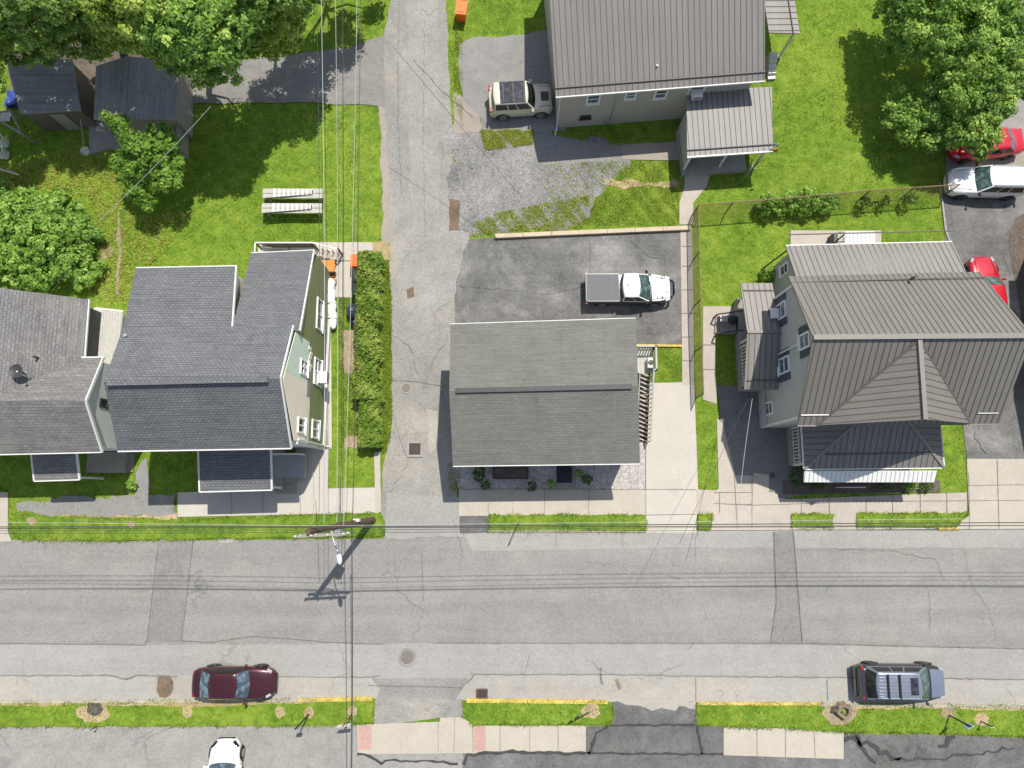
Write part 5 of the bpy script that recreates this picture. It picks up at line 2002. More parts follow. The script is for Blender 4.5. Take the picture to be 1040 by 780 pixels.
m.lathe(tp, [(.02, -.45), (.2, -.45), (.22, -.4), (.22, .35), (.17, .42), (.03, .45)], 18)
m.build('transformer', 'solar_grey', h, smooth=40)
m = MB()
for dx in (-.07, .08):
    m.lathe(tp + Vector((dx, 0, .44)), [(.04, 0), (.03, .1), (.05, .12), (.02, .2)], 8)
m.build('bushing', 'insulator', h)
m = MB()
bx = base + (top - base) * .33 + Vector((.1, .17, 0))
m.box(bx, (.35, .16, .4))
m.build('junction_box', 'white_trim', h)
# street lamp on the same pole
lp = base + (top - base) * .70
le = lp + Vector((.5, -1.3, .25))
m = MB()
m.path([lp, lp + Vector((.2, -.6, .22)), le], .035, 8)
la_ = m.build('lamp_arm', 'galv_metal', h)
m = MB()
m.ell(le + Vector((.05, -.22, 0)), (.14, .34, .09), 12, 8, rz=.15)
m.build('lamp_head', 'white_trim', la_, smooth=60)
# cables to the north, each ends beyond the picture
def cable(p, q_, r=.012, sag=.35, mat_='wire_dark', label='', grp='overhead cables'):
    p, q_ = Vector(p), Vector(q_)
    pts = [p + (q_ - p) * (i / 24) - Z * (4 * sag * (i / 24) * (1 - i / 24)) for i in range(25)]
    m = MB()
    m.path(pts, r, 5)
    o = m.build('overhead_cable', mat_)
    tag(o, label, 'cable', grp)
    return o


P9 = 8.6
SLAB = [
    ((321, -40), (324, 531), .013, 'wire_dark', 'thin dark cable running north from the pole, leftmost of its bundle'),
    ((325.5, -40), (329, 532), .017, 'wire_bright', 'bright cable running north from the pole, second from the left of its bundle'),
    ((340, -40), (342, 530), .014, 'wire_bright', 'pale cable in the middle of the bundle running north from the pole'),
    ((347.5, -40), (345.5, 532), .020, 'wire_dark', 'thick dark cable right of the pale one in the bundle running north'),
    ((363, -40), (349, 533), .014, 'wire_bright', 'pale cable slanting north beside the alley from the pole'),
    ((366, -40), (358, 527), .014, 'wire_dark', 'dark cable nearest the alley of those running north from the pole'),
]
for a, b, r, mm, lb in SLAB:
    cable(G(*a, P9 - .4), G(*b, P9), r, .4, mm, lb)
cable(G(357, 528, 7.6), G(355, 900, 8.4), .026, .4, 'wire_dark', 'thick dark cable crossing the street to the south from the pole')
cable(G(349, 533, 8.2), G(351, 900, 8.4), .013, .4, 'wire_dark', 'thin dark cable crossing the street to the south, left of the thick one')
for (x, y, z), (xl, yl), (xr, yr_), r, mm, nm in [
    ((318, 534, 9.0), (-300, 528), (1400, 523), .012, 'wire_bright', 'uppermost pale cable along the north edge of the street'),
    ((330, 538.5, 7.6), (-300, 540), (1400, 532), .014, 'wire_dark', 'dark cable along the street just below the pale one'),
    ((340, 541, 6.6), (-300, 543), (1400, 536), .014, 'wire_dark', 'lower dark cable along the north edge of the street'),
    ((350, 535, 9.2), (-300, 536), (1400, 529), .024, 'wire_dark', 'thick sagging communication cable along the north edge of the street'),
    ((352, 536, 9.0), (-300, 538), (1400, 533), .018, 'wire_dark', 'second communication cable strung under the thick one along the street'),
]:
    pm = G(x, y, z)
    m = MB()
    pts = []
    for e, sg in ((G(xl, yl, z), -1), (G(xr, yr_, z), 1)):
        seg = [pm + (e - pm) * (i / 30) - Z * (1.6 * (i / 30) * (1 - i / 30)) for i in range(31)]
        pts = list(reversed(seg)) if sg < 0 else pts + seg[1:]
    m.path(pts, r, 5)
    tag(m.build('overhead_cable', mm), nm, 'cable', 'overhead cables')
for a, za, b, zb_2, r, mm, lb in [
    ((214, 108), 6.5, (100, 225), 5, .014, 'wire_bright', 'pale service cable passing over the young tree behind the gardens'),
    ((100, 225), 5, (50, 300), 5, .012, 'wire_dark', 'thin service cable reaching the grey roofed house from the back'),
    ((318, 480), 3.5, (318, 531), 8.4, .016, 'wire_bright', 'short pale service drop from the pole to the green house porch'),
    ((400, 48), 7.5, (530, 200), 4.0, .012, 'wire_dark', 'thin dark service cable crossing the upper alley toward the driveway'),
    ((749, 525), 6.2, (764, 405), 4.2, .014, 'wire_bright', 'pale service drop from the street to the grey sided east house'),
    ((690, 552), 6.0, (760, 405), 4.2, .010, 'wire_dark', 'thin dark service drop slanting over the pale driveway'),
]:
    cable(G(*a, za), G(*b, zb_2), r, .15, mm, lb, 'service cables')

# clothes-line post with round tub by the shed
def pole(name, label, cat, px, py, hgt, r=.035, mat_='dark_metal', topxy=None):
    b_ = G(px, py)
    root = thing(name, label, cat, b_)
    t_ = b_ + Z * hgt if topxy is None else topxy
    m = MB()
    m.path([b_, t_], r, 8)
    m.build('post', mat_, root)
    return root, b_, t_


def plate(root, c, wd, hh, ang, mat_='sign_blue', name='sign_plate', thick=.025):
    m = MB()
    u_ = Vector((math.cos(ang), math.sin(ang), 0))
    n_ = Vector((-u_.y, u_.x, 0))
    m.obox(c, u_ * wd, n_ * thick, Z * hh)
    return m.build(name, mat_, root)


r_, b_, t_ = pole('sign_post', 'sign post with a dark plate standing in the verge before the low grey house', 'sign post', 526.5, 531, 2.9)
plate(r_, t_ - Z * .3 + Vector((0, -.04, 0)), .1, .6, .3, 'dark_metal')
r_, b_, t_ = pole('sign_post', 'bare dark post on a straw patch of the verge right of the maroon sedan', 'sign post', 314, 725, 2.7, .045)
plate(r_, t_ - Z * .25 + Vector((0, -.04, 0)), .34, .45, 0, 'galv_metal')
r_, b_, t_ = pole('sign_post', 'post with white bracket plates at the end of the verge beside the alley mouth', 'sign post', 358, 724, 2.4, .045, 'rust_brown')
plate(r_, t_ - Z * .3 + Vector((0, -.04, 0)), .75, .4, .1, 'white_trim')
plate(r_, t_ - Z * .75 + Vector((0, -.04, 0)), .3, .25, .9, 'white_trim')
r_, b_, t_ = pole('sign_post', 'bent dark post leaning over the right end of the yellow kerbed verge', 'sign post', 598, 723.5, 1.6, .04, 'dark_metal', G(586, 730.5, 1.6))
plate(r_, t_ - Z * .2, .3, .4, .6, 'dark_metal')
r_, b_, t_ = pole('sign_post', 'dark post with pale blue plate on the verge below the steel blue car', 'sign post', 963, 726, 2.1, .045)
plate(r_, t_ - Z * .25 + Vector((0, -.05, 0)), .42, .55, .5, 'sign_blue')
r_, b_, t_ = pole('sign_post', 'short dark post with white cap on the straw patch at the far right verge', 'sign post', 995, 732, 1.1, .04)
plate(r_, t_ - Z * .1 + Vector((0, -.04, 0)), .2, .2, 0, 'white_trim')
r_, b_, t_ = pole('marker_post', 'thin post on the straw ring of the left verge beside a dug patch', 'post', 100, 737, .8, .03)
plate(r_, t_ - Z * .08, .14, .12, 0, 'galv_metal', 'cap')

# stump, dug patch, covers
def stump(px, py, r, hgt, label):
    b_ = G(px, py, .1)
    root = thing('tree_stump', label, 'stump', b_)
    m = MB()
    n = 18
    rr = [r * random.uniform(.82, 1.15) for _ in range(n)]
    lo_ = [b_ + Vector((rr[i] * 1.25 * math.cos(2 * math.pi * i / n), rr[i] * 1.25 * math.sin(2 * math.pi * i / n), 0)) for i in range(n)]
    hi_ = [b_ + Vector((rr[i] * math.cos(2 * math.pi * i / n), rr[i] * math.sin(2 * math.pi * i / n), hgt)) for i in range(n)]
    in_ = [b_ + Vector((rr[i] * .6 * math.cos(2 * math.pi * i / n), rr[i] * .6 * math.sin(2 * math.pi * i / n), hgt - .02)) for i in range(n)]
    dp_ = [b_ + Vector((rr[i] * .5 * math.cos(2 * math.pi * i / n), rr[i] * .5 * math.sin(2 * math.pi * i / n), .04)) for i in range(n)]
    V = lo_ + hi_ + in_ + dp_
    F = []
    for k in range(3):
        F += [(k * n + i, k * n + (i + 1) % n, (k + 1) * n + (i + 1) % n, (k + 1) * n + i) for i in range(n)]
    F.append(tuple(3 * n + i for i in range(n)))
    m.add(V, F)
    m.build('wood', 'stump_wood', root)
    return root, b_


st_, sb_ = stump(856, 722, .42, .3, 'hollow tree stump with a green sprout inside on the right verge')
h = thing('manhole_cover', 'round rusty manhole cover in the street at the alley mouth', 'manhole cover', G(413.5, 667.5, .016))
m = MB()
mc = G(413.5, 667.5, .085)
m.lathe(mc, [(.52, -.006), (.52, .006), (.40, .008), (.40, .0)], 32)
m.build('collar', 'alley_asphalt', h)
m = MB()
m.lathe(mc, [(.385, -.004), (.385, .012), (.02, .014)], 32)
for k in range(5):
    m.obox(mc + Vector((0, -.24 + .12 * k, .016)), (.55 - .1 * abs(k - 2), 0, 0), (0, .03, 0), (0, 0, .008))
m.build('lid', 'iron_pink', h)
h = thing('drain_grate', 'square rusty drain grate with pale frame in the alley', 'drain', G(421, 456, .02))
dg = G(421.3, 456, .09)
m = MB()
for sg in (-1, 1):
    m.box(dg + Vector((sg * .42, 0, .0)), (.13, .97, .05))
    m.box(dg + Vector((0, sg * .42, .0)), (.71, .13, .05))
m.build('frame', 'concrete_grey', h)
m = MB()
m.box(dg + Vector((0, 0, -.012)), (.71, .71, .01), mi=1)
for k in range(9):
    m.box(dg + Vector((-.31 + .078 * k, 0, .0)), (.035, .70, .03))
m.build('bars', ['iron_rust', 'black_plastic'], h)
h = thing('storm_inlet', 'rusty storm drain inlet set in the gutter at the left end of the yellow kerb', 'drain', G(489.5, 704, .02))
dg = G(489.5, 704.5, .085)
m = MB()
for sg in (-1, 1):
    m.box(dg + Vector((sg * .3, 0, .0)), (.08, .55, .05))
    m.box(dg + Vector((0, sg * .24, .0)), (.52, .08, .05))
m.build('frame', 'iron_rust', h)
m = MB()
m.box(dg + Vector((0, 0, -.012)), (.52, .42, .01), mi=1)
for k in range(6):
    m.box(dg + Vector((-.2 + .08 * k, 0, .0)), (.03, .4, .03))
m.build('bars', ['iron_rust', 'black_plastic'], h)
h = thing('valve_cover', 'oval rusty valve cover in the cracked alley beside the hedge', 'manhole cover', G(413, 394, .02))
dg = G(412.5, 394, .085)
m = MB()
m.lathe(dg, [(.36, -.006), (.36, .004), (.28, .006), (.28, .002)], 24)
m.build('collar', 'concrete_brown', h)
m = MB()
m.lathe(dg, [(.26, -.004), (.26, .010), (.02, .012)], 24)
m.build('lid', 'iron_pink', h)
cl = thing('cleanout_cap', 'small round dark cap in the paving of the east yard', 'manhole cover', G(785, 483, .03))
m = MB()
m.lathe(G(784.5, 483, .085), [(.17, -.01), (.17, .012), (.02, .02)], 16)
m.build('lid', 'iron_rust', cl)

# ---------------------------------------------------------------- low retaining beam behind the parking lot
h = thing('retaining_wall', 'long low tan retaining beam between the gravel yard and the parking lot', 'wall', G(600, 238))
a, b = G(503, 241, 0), G(701, 232.5, 0)
m = MB()
nb = 7
for j in range(nb):
    p, q_ = a + (b - a) * (j / nb + .0008), a + (b - a) * ((j + 1) / nb - .0008)
    m.bar(p + Z * .14, q_ + Z * .14, .27, .28)
m.build('beam', 'tan_wood', h)

# ---------------------------------------------------------------- chain link fence of the east garden
h = thing('chain_link_fence', 'brown chain link fence round the lawn of the east house', 'fence', G(703, 218))
FH = 1.75
line_pts = [G(707, 404), G(704, 312), G(702.5, 219), G(770, 214), G(870, 205), G(958, 199)]
m = MB()
for a, b in zip(line_pts[:-1], line_pts[1:]):
    m.path([a + Z * FH, b + Z * FH], .035, 6)
m.build('top_rail', 'rail_brown', h)
for a, b in zip(line_pts[:-1], line_pts[1:]):
    n = max(1, round((b - a).length / 2.7))
    for j in range(n + (b is line_pts[-1])):
        p = a + (b - a) * j / n
        m = MB()
        m.path([p, p + Z * (FH + .08)], .035, 8)
        m.build('post', 'dark_metal', h)
m = MB()
for a, b in zip(line_pts[:-1], line_pts[1:]):
    Lf = (b - a).length
    dd = (b - a) / Lf
    k = .11
    x = -FH
    while x < Lf:
        for sg in (0, 1):
            s0_, s1_ = max(0, x), min(Lf, x + FH)
            z0, z1 = (s0_ - x), (s1_ - x)
            if sg:
                z0, z1 = FH - z0, FH - z1
            if s1_ - s0_ > .05:
                m.path([a + dd * s0_ + Z * z0, a + dd * s1_ + Z * z1], .0045, 3, caps=False)
        x += k
m.build('wire_mesh', 'rail_brown', h)

# ---------------------------------------------------------------- garden things, west side
def slat_frame(px, py, ln, label):
    """long grey plank frame with white slats: two planks, end boards, legs"""
    c_ = G(px, py, .8)
    root = thing('slatted_bench', label, 'bench', (c_.x, c_.y, 0), 0, None)
    m = MB()
    for sg in (-1, 1):
        m.box((c_.x, c_.y + sg * .17, .8), (ln, .30, .06))
    m.build('planks', 'weathered_plank', root)
    n = 9
    for j in range(n):
        x = c_.x - ln * .3 + ln * .62 * j / (n - 1)
        t = 1 - j / n
        m = MB()
        m.box((x, c_.y + .05 - .03 * t, .855), (.17, .44 + .14 * t, .045))
        m.build('slat', 'slat_white', root)
    m = MB()
    m.bar((c_.x - ln * .45, c_.y - .36, .87), (c_.x + ln * .34, c_.y - .10, .87), .05, .07)
    m.bar((c_.x + ln * .33, c_.y + .2, .88), (c_.x + ln * .33, c_.y - .12, .88), .06, .08)
    m.build('slat_rail', 'dark_metal', root)
    for sx_ in (-.42, .42):
        m = MB()
        m.box((c_.x + sx_ * ln, c_.y, .38), (.1, .6, .76))
        m.build('leg', 'grey_wood', root)
    return root


slat_frame(297.5, 196.5, 3.85, 'upper one of two long plank benches with white slats on the lawn')
slat_frame(296.5, 211.5, 3.85, 'lower one of two long plank benches with white slats on the lawn')

gr = thing('patio_table', 'square orange table beside the back steps of the green house', 'table', G(334, 272))
p_ = G(333, 270, .75)
m = MB()
m.box(p_, (.85, .75, .05))
m.build('tabletop', 'orange_rust', gr)
for sx_ in (-1, 1):
    for sy_ in (-1, 1):
        m = MB()
        m.box((p_.x + sx_ * .36, p_.y + sy_ * .31, .36), (.06, .06, .72))
        m.build('leg', 'dark_metal', gr)
gr = thing('plank_stack', 'rust brown timber planks lying below the orange table', 'planks', G(334, 283))
p_ = G(333.5, 283, .2)
for k in range(4):
    m = MB()
    m.box((p_.x + random.uniform(-.05, .05), p_.y + .28 - .17 * k, .25 + .05 * (k % 2)), (1.0, .13, .1), random.uniform(-.05, .05))
    m.build('plank', 'rust_brown' if k != 2 else 'orange_rust', gr)
m = MB()
m.box((p_.x, p_.y, .1), (.2, .7, .19))
m.build('bearer', 'grey_wood', gr)
# white tarpaulin-covered row
tp_ = thing('tarpaulin_roll', 'long white tarpaulin bundle lying along the olive wall', 'tarpaulin', G(336, 310))
m = MB()
a, b = G(335, 283, .45), G(338.5, 334, .35)
pts, rr = [], []
for i in range(15):
    t = i / 14
    pts.append(a + (b - a) * t + Vector((.05 * math.sin(i * 1.9), 0, .03 * math.cos(i * 2.3))))
    rr.append((.30 - .03 * t) * (.45 if i in (0, 14) else 1 + .08 * math.sin(i * 2.7)))
m.path(pts, rr, 12)
m.build('sheet', 'tarp_white', tp_, smooth=60)
m = MB()
for t in (.2, .5, .8):
    p_ = a + (b - a) * t
    m.lathe(p_, [(.315, -.02), (.33, -.02), (.33, .02), (.315, .02)], 14, 'Y')
m.build('tie', 'tan_wood', tp_)
def bin_(px, py, label, mat_, w_=.58, d_=.62, hh=.95, rz=0.0, lid=None, name='wheelie_bin'):
    b_ = G(px, py, .9)
    root = thing(name, label, 'bin', (b_.x, b_.y, 0))
    m = MB()
    V = []
    for z, s_ in ((.06, .82), (hh - .1, 1.0)):
        for sx_, sy_ in ((-1, -1), (1, -1), (1, 1), (-1, 1)):
            x, y = sx_ * w_ / 2 * s_, sy_ * d_ / 2 * s_
            V.append((b_.x + x * math.cos(rz) - y * math.sin(rz), b_.y + x * math.sin(rz) + y * math.cos(rz), z))
    m.add(V, [(3, 2, 1, 0), (4, 5, 6, 7)] + [(i, (i + 1) % 4, (i + 1) % 4 + 4, i + 4) for i in range(4)])
    m.build('tub', mat_, root)
    m = MB()
    m.box((b_.x, b_.y, hh - .06), (w_ + .06, d_ + .06, .07), rz)
    m.box((b_.x, b_.y, hh - .01), (w_ * .7, d_ * .7, .05), rz)
    m.build('lid', lid or mat_, root)
    m = MB()
    cs, sn = math.cos(rz), math.sin(rz)
    m.bar((b_.x - w_ / 2 * cs - (d_ / 2 + .08) * sn, b_.y - w_ / 2 * sn + (d_ / 2 + .08) * cs, hh - .1), (b_.x + w_ / 2 * cs - (d_ / 2 + .08) * sn, b_.y + w_ / 2 * sn + (d_ / 2 + .08) * cs, hh - .1), .05, .05)
    m.build('handle', mat_, root)
    return root, b_


bin_(361.5, 265, 'orange bin with pale sticker at the corner of the hedge', 'orange_plastic', .62, .66, 1.0)
bin_(361, 280, 'black wheeled bin next to the orange bin by the hedge', 'black_plastic', .5, .6, .9)
bin_(361, 293, 'black wheeled bin standing between the hedge and the dark barrel', 'bin_bag', .46, .7, .8)
bin_(468.5, 9, 'orange bin standing on the grass at the top of the alley', 'orange_plastic', .68, .9, 1.05, -.12)
br = thing('barrel', 'dark navy barrel wrapped in plastic beside the hedge', 'barrel', G(358, 318))
p_ = G(357.5, 316, .5)
m = MB()
m.ell((p_.x, p_.y, .42), (.36, .5, .42), 16, 10)
m.build('drum', 'navy_barrel', br, smooth=60)
m = MB()
m.ell((p_.x + .12, p_.y - .72, .24), (.26, .3, .24), 12, 8)
m.build('bag', 'bin_bag', br, smooth=60)
tb = thing('wash_tub', 'round white tub standing at the shed corner', 'tub', G(86, 153))
p_ = G(86, 153, .3)
m = MB()
m.lathe((p_.x, p_.y, 0), [(.2, .0), (.24, .02), (.28, .32), (.26, .32), (.21, .06), (.02, .06)], 18)
m.build('bowl', 'white_vinyl', tb, smooth=40)
pp = thing('clothes_pole', 'thin pale pole leaning from the flat shed to the white tub', 'pole', G(82, 125))
m = MB()
m.path([G(81.5, 121, 2.0), G(85.5, 148, .5)], .022, 6)
m.build('shaft', 'wire_bright', pp)
# timber frames at the west edge
fr = thing('timber_swing_frame', 'weathered timber frame with crossbars in the shaded west garden', 'frame', G(14, 128))
m = MB()
A = [G(-2, 122, 1.2), G(24, 137, 1.2), G(10, 112, 1.2), G(-2, 112, 1.2)]
m.bar(A[0], A[1], .12, .1)
m.bar(A[0] + Vector((0, .5, 0)), A[2], .1, .1)
m.bar(A[2], A[1] + Vector((-.2, .2, 0)), .1, .1)
for p in (A[1], A[2]):
    m.bar(p, p * Vector((1, 1, 0)).length / Vector((1, 1, 0)).length if False else Vector((p.x, p.y + .03, 0)), .1, .1)
m.build('beams', 'grey_wood', fr)
m = MB()
pb = G(3, 118, .5)
m.box(pb, (1.0, .7, .06))
m.build('platform', 'weathered_plank', fr)
bm_ = thing('timber_rail', 'single pale timber rail at the edge of the shaded west garden', 'rail', G(8, 173))
m = MB()
m.bar(G(-6, 170, .9), G(19, 177.5, .9), .12, .1)
m.build('rail', 'tan_wood', bm_)
for x, y in ((-4, 171), (17, 177.5)):
    m = MB()
    p = G(x, y, .0)
    m.obox(p + Z * .44, (.09, 0, 0), (0, .09, 0), (0, 0, .86))
    m.build('post', 'tan_wood', bm_)
for y, lb in ((143, 'upper white curved seat shell on the grass at the west edge'), (155, 'lower white curved seat shell on the grass at the west edge')):
    ch = MB()
    c_ = G(3.5, y, .45)
    V, F = [], []
    for i in range(9):
        a = -1.2 + 2.4 * i / 8
        for r_, z in ((.36, .1), (.36, .8), (.32, .8), (.32, .1)):
            V.append((c_.x - .2 + r_ * math.cos(a), c_.y + r_ * math.sin(a), z))
    for i in range(8):
        for j in range(4):
            F.append((i * 4 + j, i * 4 + (j + 1) % 4, (i + 1) * 4 + (j + 1) % 4, (i + 1) * 4 + j))
    ch.add(V, F)
    ch.box((c_.x - .15, c_.y, .1), (.5, .5, .06))
    tag(ch.build('garden_chair', 'white_vinyl'), lb, 'chair', 'white chairs in the west garden')
bt = MB()
p0_, p1_ = G(6, 92, .35), G(19, 108, .35)
V, F = [], []
for i in range(7):
    for j in range(7):
        V.append((p0_.x + (p1_.x - p0_.x) * i / 6 + .06 * math.sin(j), p0_.y + (p1_.y - p0_.y) * j / 6 + .3 * i / 6, .3 + .12 * math.sin(i * 1.7) * math.cos(j * 1.3)))
for i in range(6):
    for j in range(6):
        F.append((i * 7 + j, (i + 1) * 7 + j, (i + 1) * 7 + j + 1, i * 7 + j + 1))
bt.add(V, F)
nv = len(V)
bt.add([Vector(p) - Z * .2 for p in V], F)
o = bt.build('tarpaulin', 'blue_plastic', smooth=60)
tag(o, 'crumpled blue tarpaulin beside the flat shed', 'tarpaulin')
# grill and things by the west porch of the east house
gl_ = thing('kettle_grill', 'dark kettle grill standing by the porch steps of the east house', 'grill', G(745, 324))
p_ = G(744, 325, .8)
m = MB()
m.ell((p_.x, p_.y, .8), (.3, .3, .26), 16, 10)
m.build('bowl', 'dark_metal', gl_, smooth=60)
for k in range(3):
    m = MB()
    a = k * 2.094
    m.path([(p_.x + .15 * math.cos(a), p_.y + .15 * math.sin(a), .65), (p_.x + .32 * math.cos(a), p_.y + .32 * math.sin(a), 0)], .02, 6)
    m.build('leg', 'dark_metal', gl_)
m = MB()
m.box((p_.x - .5, p_.y + .1, .75), (.45, .35, .04))
m.build('side_shelf', 'galv_metal', gl_)


# ---------------------------------------------------------------- vegetation
def leafmesh(name, C, N, size, tint, mat_, parent=None, kind=None, aspect=.62, seed=1, droop=0):
    """one rhombic leaf per row of C (centres) with normals N"""
    rng = np.random.default_rng(seed)
    n = len(C)
    N = N / (np.linalg.norm(N, axis=1, keepdims=True) + 1e-9)
    a = rng.normal(size=(n, 3))
    a -= N * (a * N).sum(1, keepdims=True)
    a /= np.linalg.norm(a, axis=1, keepdims=True) + 1e-9
    b = np.cross(N, a)
    s = (size * rng.uniform(.6, 1.35, n))[:, None]
    V = np.empty((n, 4, 3))
    V[:, 0] = C + a * s
    V[:, 1] = C + b * s * aspect + N * s * .12
    V[:, 2] = C - a * s
    V[:, 3] = C - b * s * aspect + N * s * .12
    V = V.reshape(-1, 3)
    cen = V.mean(0)
    me = bpy.data.meshes.new(name)
    me.vertices.add(n * 4)
    me.vertices.foreach_set('co', (V - cen).astype(np.float32).ravel())
    me.loops.add(n * 4)
    me.loops.foreach_set('vertex_index', np.arange(n * 4, dtype=np.int32))
    me.polygons.add(n)
    me.polygons.foreach_set('loop_start', np.arange(0, n * 4, 4, dtype=np.int32))
    me.polygons.foreach_set('loop_total', np.full(n, 4, dtype=np.int32))
    at = me.attributes.new('tint', 'FLOAT', 'POINT')
    at.data.foreach_set('value', np.repeat(tint, 4).astype(np.float32))
    me.materials.append(M[mat_])
    me.update()
    me.validate()
    o = bpy.data.objects.new(name, me)
    COL.objects.link(o)
    c = Vector(cen)
    o.location = c - POS[parent.name] if parent else c
    if parent:
        o.parent = parent
    POS[o.name] = c
    if kind:
        o['kind'] = kind
    return o


def crown_points(lobes, dens, clump_r, per, seed, low=-.35, flat=.5):
    rng = np.random.default_rng(seed)
    Cs, Ns, Ts = [], [], []
    lob = [(np.array(G(px, py, z)), r, r * q_) for px, py, z, r, q_ in lobes]
    for (c, r, rz) in lob:
        n = int(4 * math.pi * r * r * .7 * dens)
        d_ = rng.normal(size=(n * 2, 3))
        d_ /= np.linalg.norm(d_, axis=1, keepdims=True)
        d_ = d_[d_[:, 2] > low][:n]
        ph = rng.uniform(0, 6, 3)
        w_ = np.sin(d_[:, 0] * 5 + ph[0]) * np.sin(d_[:, 1] * 5 + ph[1]) + .5 * np.sin(d_[:, 2] * 9 + d_[:, 0] * 7 + ph[2])
        rad = .86 + .10 * w_ + rng.uniform(-.16, .14, len(d_))
        cc = c + d_ * rad[:, None] * np.array([r, r, rz])
        cc[:, 2] = np.maximum(cc[:, 2], .35)
        # drop clumps buried inside another lobe
        keep = np.ones(len(cc), bool)
        for (c2, r2, rz2) in lob:
            if c2 is c:
                continue
            q_ = (cc - c2) / np.array([r2, r2, rz2])
            keep &= (q_ ** 2).sum(1) > .45
        cc, d_ = cc[keep], d_[keep]
        ct = rng.normal(.47, .23, len(cc))
        for k in range(len(cc)):
            m_ = int(per * rng.uniform(.5, 1.5))
            o = rng.normal(size=(m_, 3))
            o /= np.linalg.norm(o, axis=1, keepdims=True)
            o[:, 2] = np.abs(o[:, 2]) * .8 - .15
            cr = clump_r * rng.uniform(.6, 1.45)
            Cs.append(cc[k] + o * cr * rng.uniform(.55, 1.05, (m_, 1)))
            Ns.append(o * .9 + d_[k] * .25 + np.array([0, 0, .35]) + rng.normal(size=(m_, 3)) * .38)
            Ts.append(np.clip(ct[k] + rng.normal(0, .16, m_), 0, 1))
    for (c, r, rz) in lob:                      # inner leaves close the crown
        n = int(150 * r * r)
        d_ = rng.normal(size=(n, 3))
        d_ /= np.linalg.norm(d_, axis=1, keepdims=True)
        q_ = c + d_ * np.array([r, r, rz]) * (.8 * rng.uniform(.1, 1, (n, 1)) ** .4)
        q_[:, 2] = np.maximum(q_[:, 2], .3)
        Cs.append(q_)
        Ns.append(rng.normal(size=(n, 3)) + np.array([0, 0, .8]))
        Ts.append(np.clip(rng.normal(.4, .15, n), 0, 1))
    return np.concatenate(Cs), np.concatenate(Ns), np.concatenate(Ts)


def tree(name, label, cat, px, py, lobes, mat_, dens=5, clump=.3, per=34, size=.11, seed=1, trunk_r=.22, group=None, low=-.35, grow=None):
    b_ = G(px, py)
    root = thing(name, label, cat, b_, group=group)
    C_, N_, T_ = crown_points(lobes, dens, clump, per, seed, low)
    leafmesh('crown', C_, N_, size, T_, mat_, root, seed=seed)
    if trunk_r:
        m = MB()
        zt = max(l[2] for l in lobes)
        cc = sum((G(l[0], l[1], l[2]) for l in lobes), Vector()) / len(lobes)
        fork = b_ + (Vector((cc.x, cc.y, 0)) - b_) * .3 + Z * (zt * .42)
        m.path([b_, b_ + (fork - b_) * .5 + Vector((.05, .04, 0)), fork], [trunk_r * 1.25, trunk_r, trunk_r * .85], 10)
        for l in sorted(lobes, key=lambda l_: -l_[3])[:9]:
            e = G(l[0], l[1], l[2])
            sd = Vector((-(e - fork).y, (e - fork).x, 0)) * random.uniform(-.16, .16)
            q1_, q2_ = fork + (e - fork) * .35 + sd + Vector((0, 0, -.25)), fork + (e - fork) * .7 + sd * .7 + Vector((0, 0, -.1))
            m.path([fork - Z * .1, q1_, q2_, e], [trunk_r * .45, trunk_r * .3, trunk_r * .18, trunk_r * .08], 6)
        m.build('trunk', 'bark', root, smooth=60)
    return root


def bush(name, label, px, py, lobes, mat_, dens=14, clump=.16, per=16, size=.07, seed=1, group=None, cat='shrub', stem=True):
    b_ = G(px, py)
    root = thing(name, label, cat, b_, group=group)
    C_, N_, T_ = crown_points(lobes, dens, clump, per, seed, -.6)
    leafmesh('foliage', C_, N_, size, T_, mat_, root, seed=seed)
    if stem:
        m = MB()
        for l in lobes[:6]:
            e = G(l[0], l[1], l[2])
            m.path([b_ + Vector((random.uniform(-.05, .05), 0, 0)), b_ + (e - b_) * .6, e], [.035, .025, .012], 5)
        m.build('stems', 'bark', root)
    return root


# big trees in the upper left corner
tree('maple_tree', 'large dense maple with the easternmost full crown in the upper left group', 'tree', 212, 62,
     [(210, 32, 8, 2.35, .9), (186, 20, 8.5, 2.4, .9), (178, 46, 6.2, 1.55, .9), (226, 62, 5.6, 1.4, .8), (218, -5, 8.5, 2.5, .9), (238, 36, 6.8, 1.3, .9), (205, 72, 4.8, 1.0, .8), (240, 12, 7.5, 1.5, .9)], 'leaf_maple', 2.9, .38, 66, .105, 11)
tree('maple_tree', 'tall maple standing between the two sheds at the top of the picture', 'tree', 125, 50,
     [(134, -2, 8.5, 2.7, .9), (112, 22, 6.5, 1.5, .9), (155, -15, 9, 3.0, .9), (152, 28, 6.5, 1.4, .9), (136, 32, 6, 1.2, .8), (112, 40, 4.5, .9, .8), (96, 48, 4, .8, .8), (125, 46, 4.6, .7, .8), (166, 8, 7, 1.8, .9), (163, 52, 5, .9, .8)], 'leaf_bright', 2.9, .38, 64, .105, 12)
tree('maple_tree', 'dark broad tree overhanging the flat shed at the upper left corner', 'tree', 45, 50,
     [(30, 12, 7, 2.5, .9), (70, 18, 6.2, 2.0, .9), (6, 42, 4.5, 1.3, .9), (90, 36, 5.0, 1.0, .8), (40, -20, 8.5, 3.2, .9), (40, 56, 4.2, .75, .7), (60, 48, 4.4, .9, .7), (95, 2, 6, 2, .9), (85, -20, 8, 2.5, .9), (22, 55, 4.2, .8, .7), (-38, 10, 8, 2.8, .9), (-42, 70, 6.5, 2.4, .9)], 'leaf_deep', 2.9, .40, 62, .105, 13)
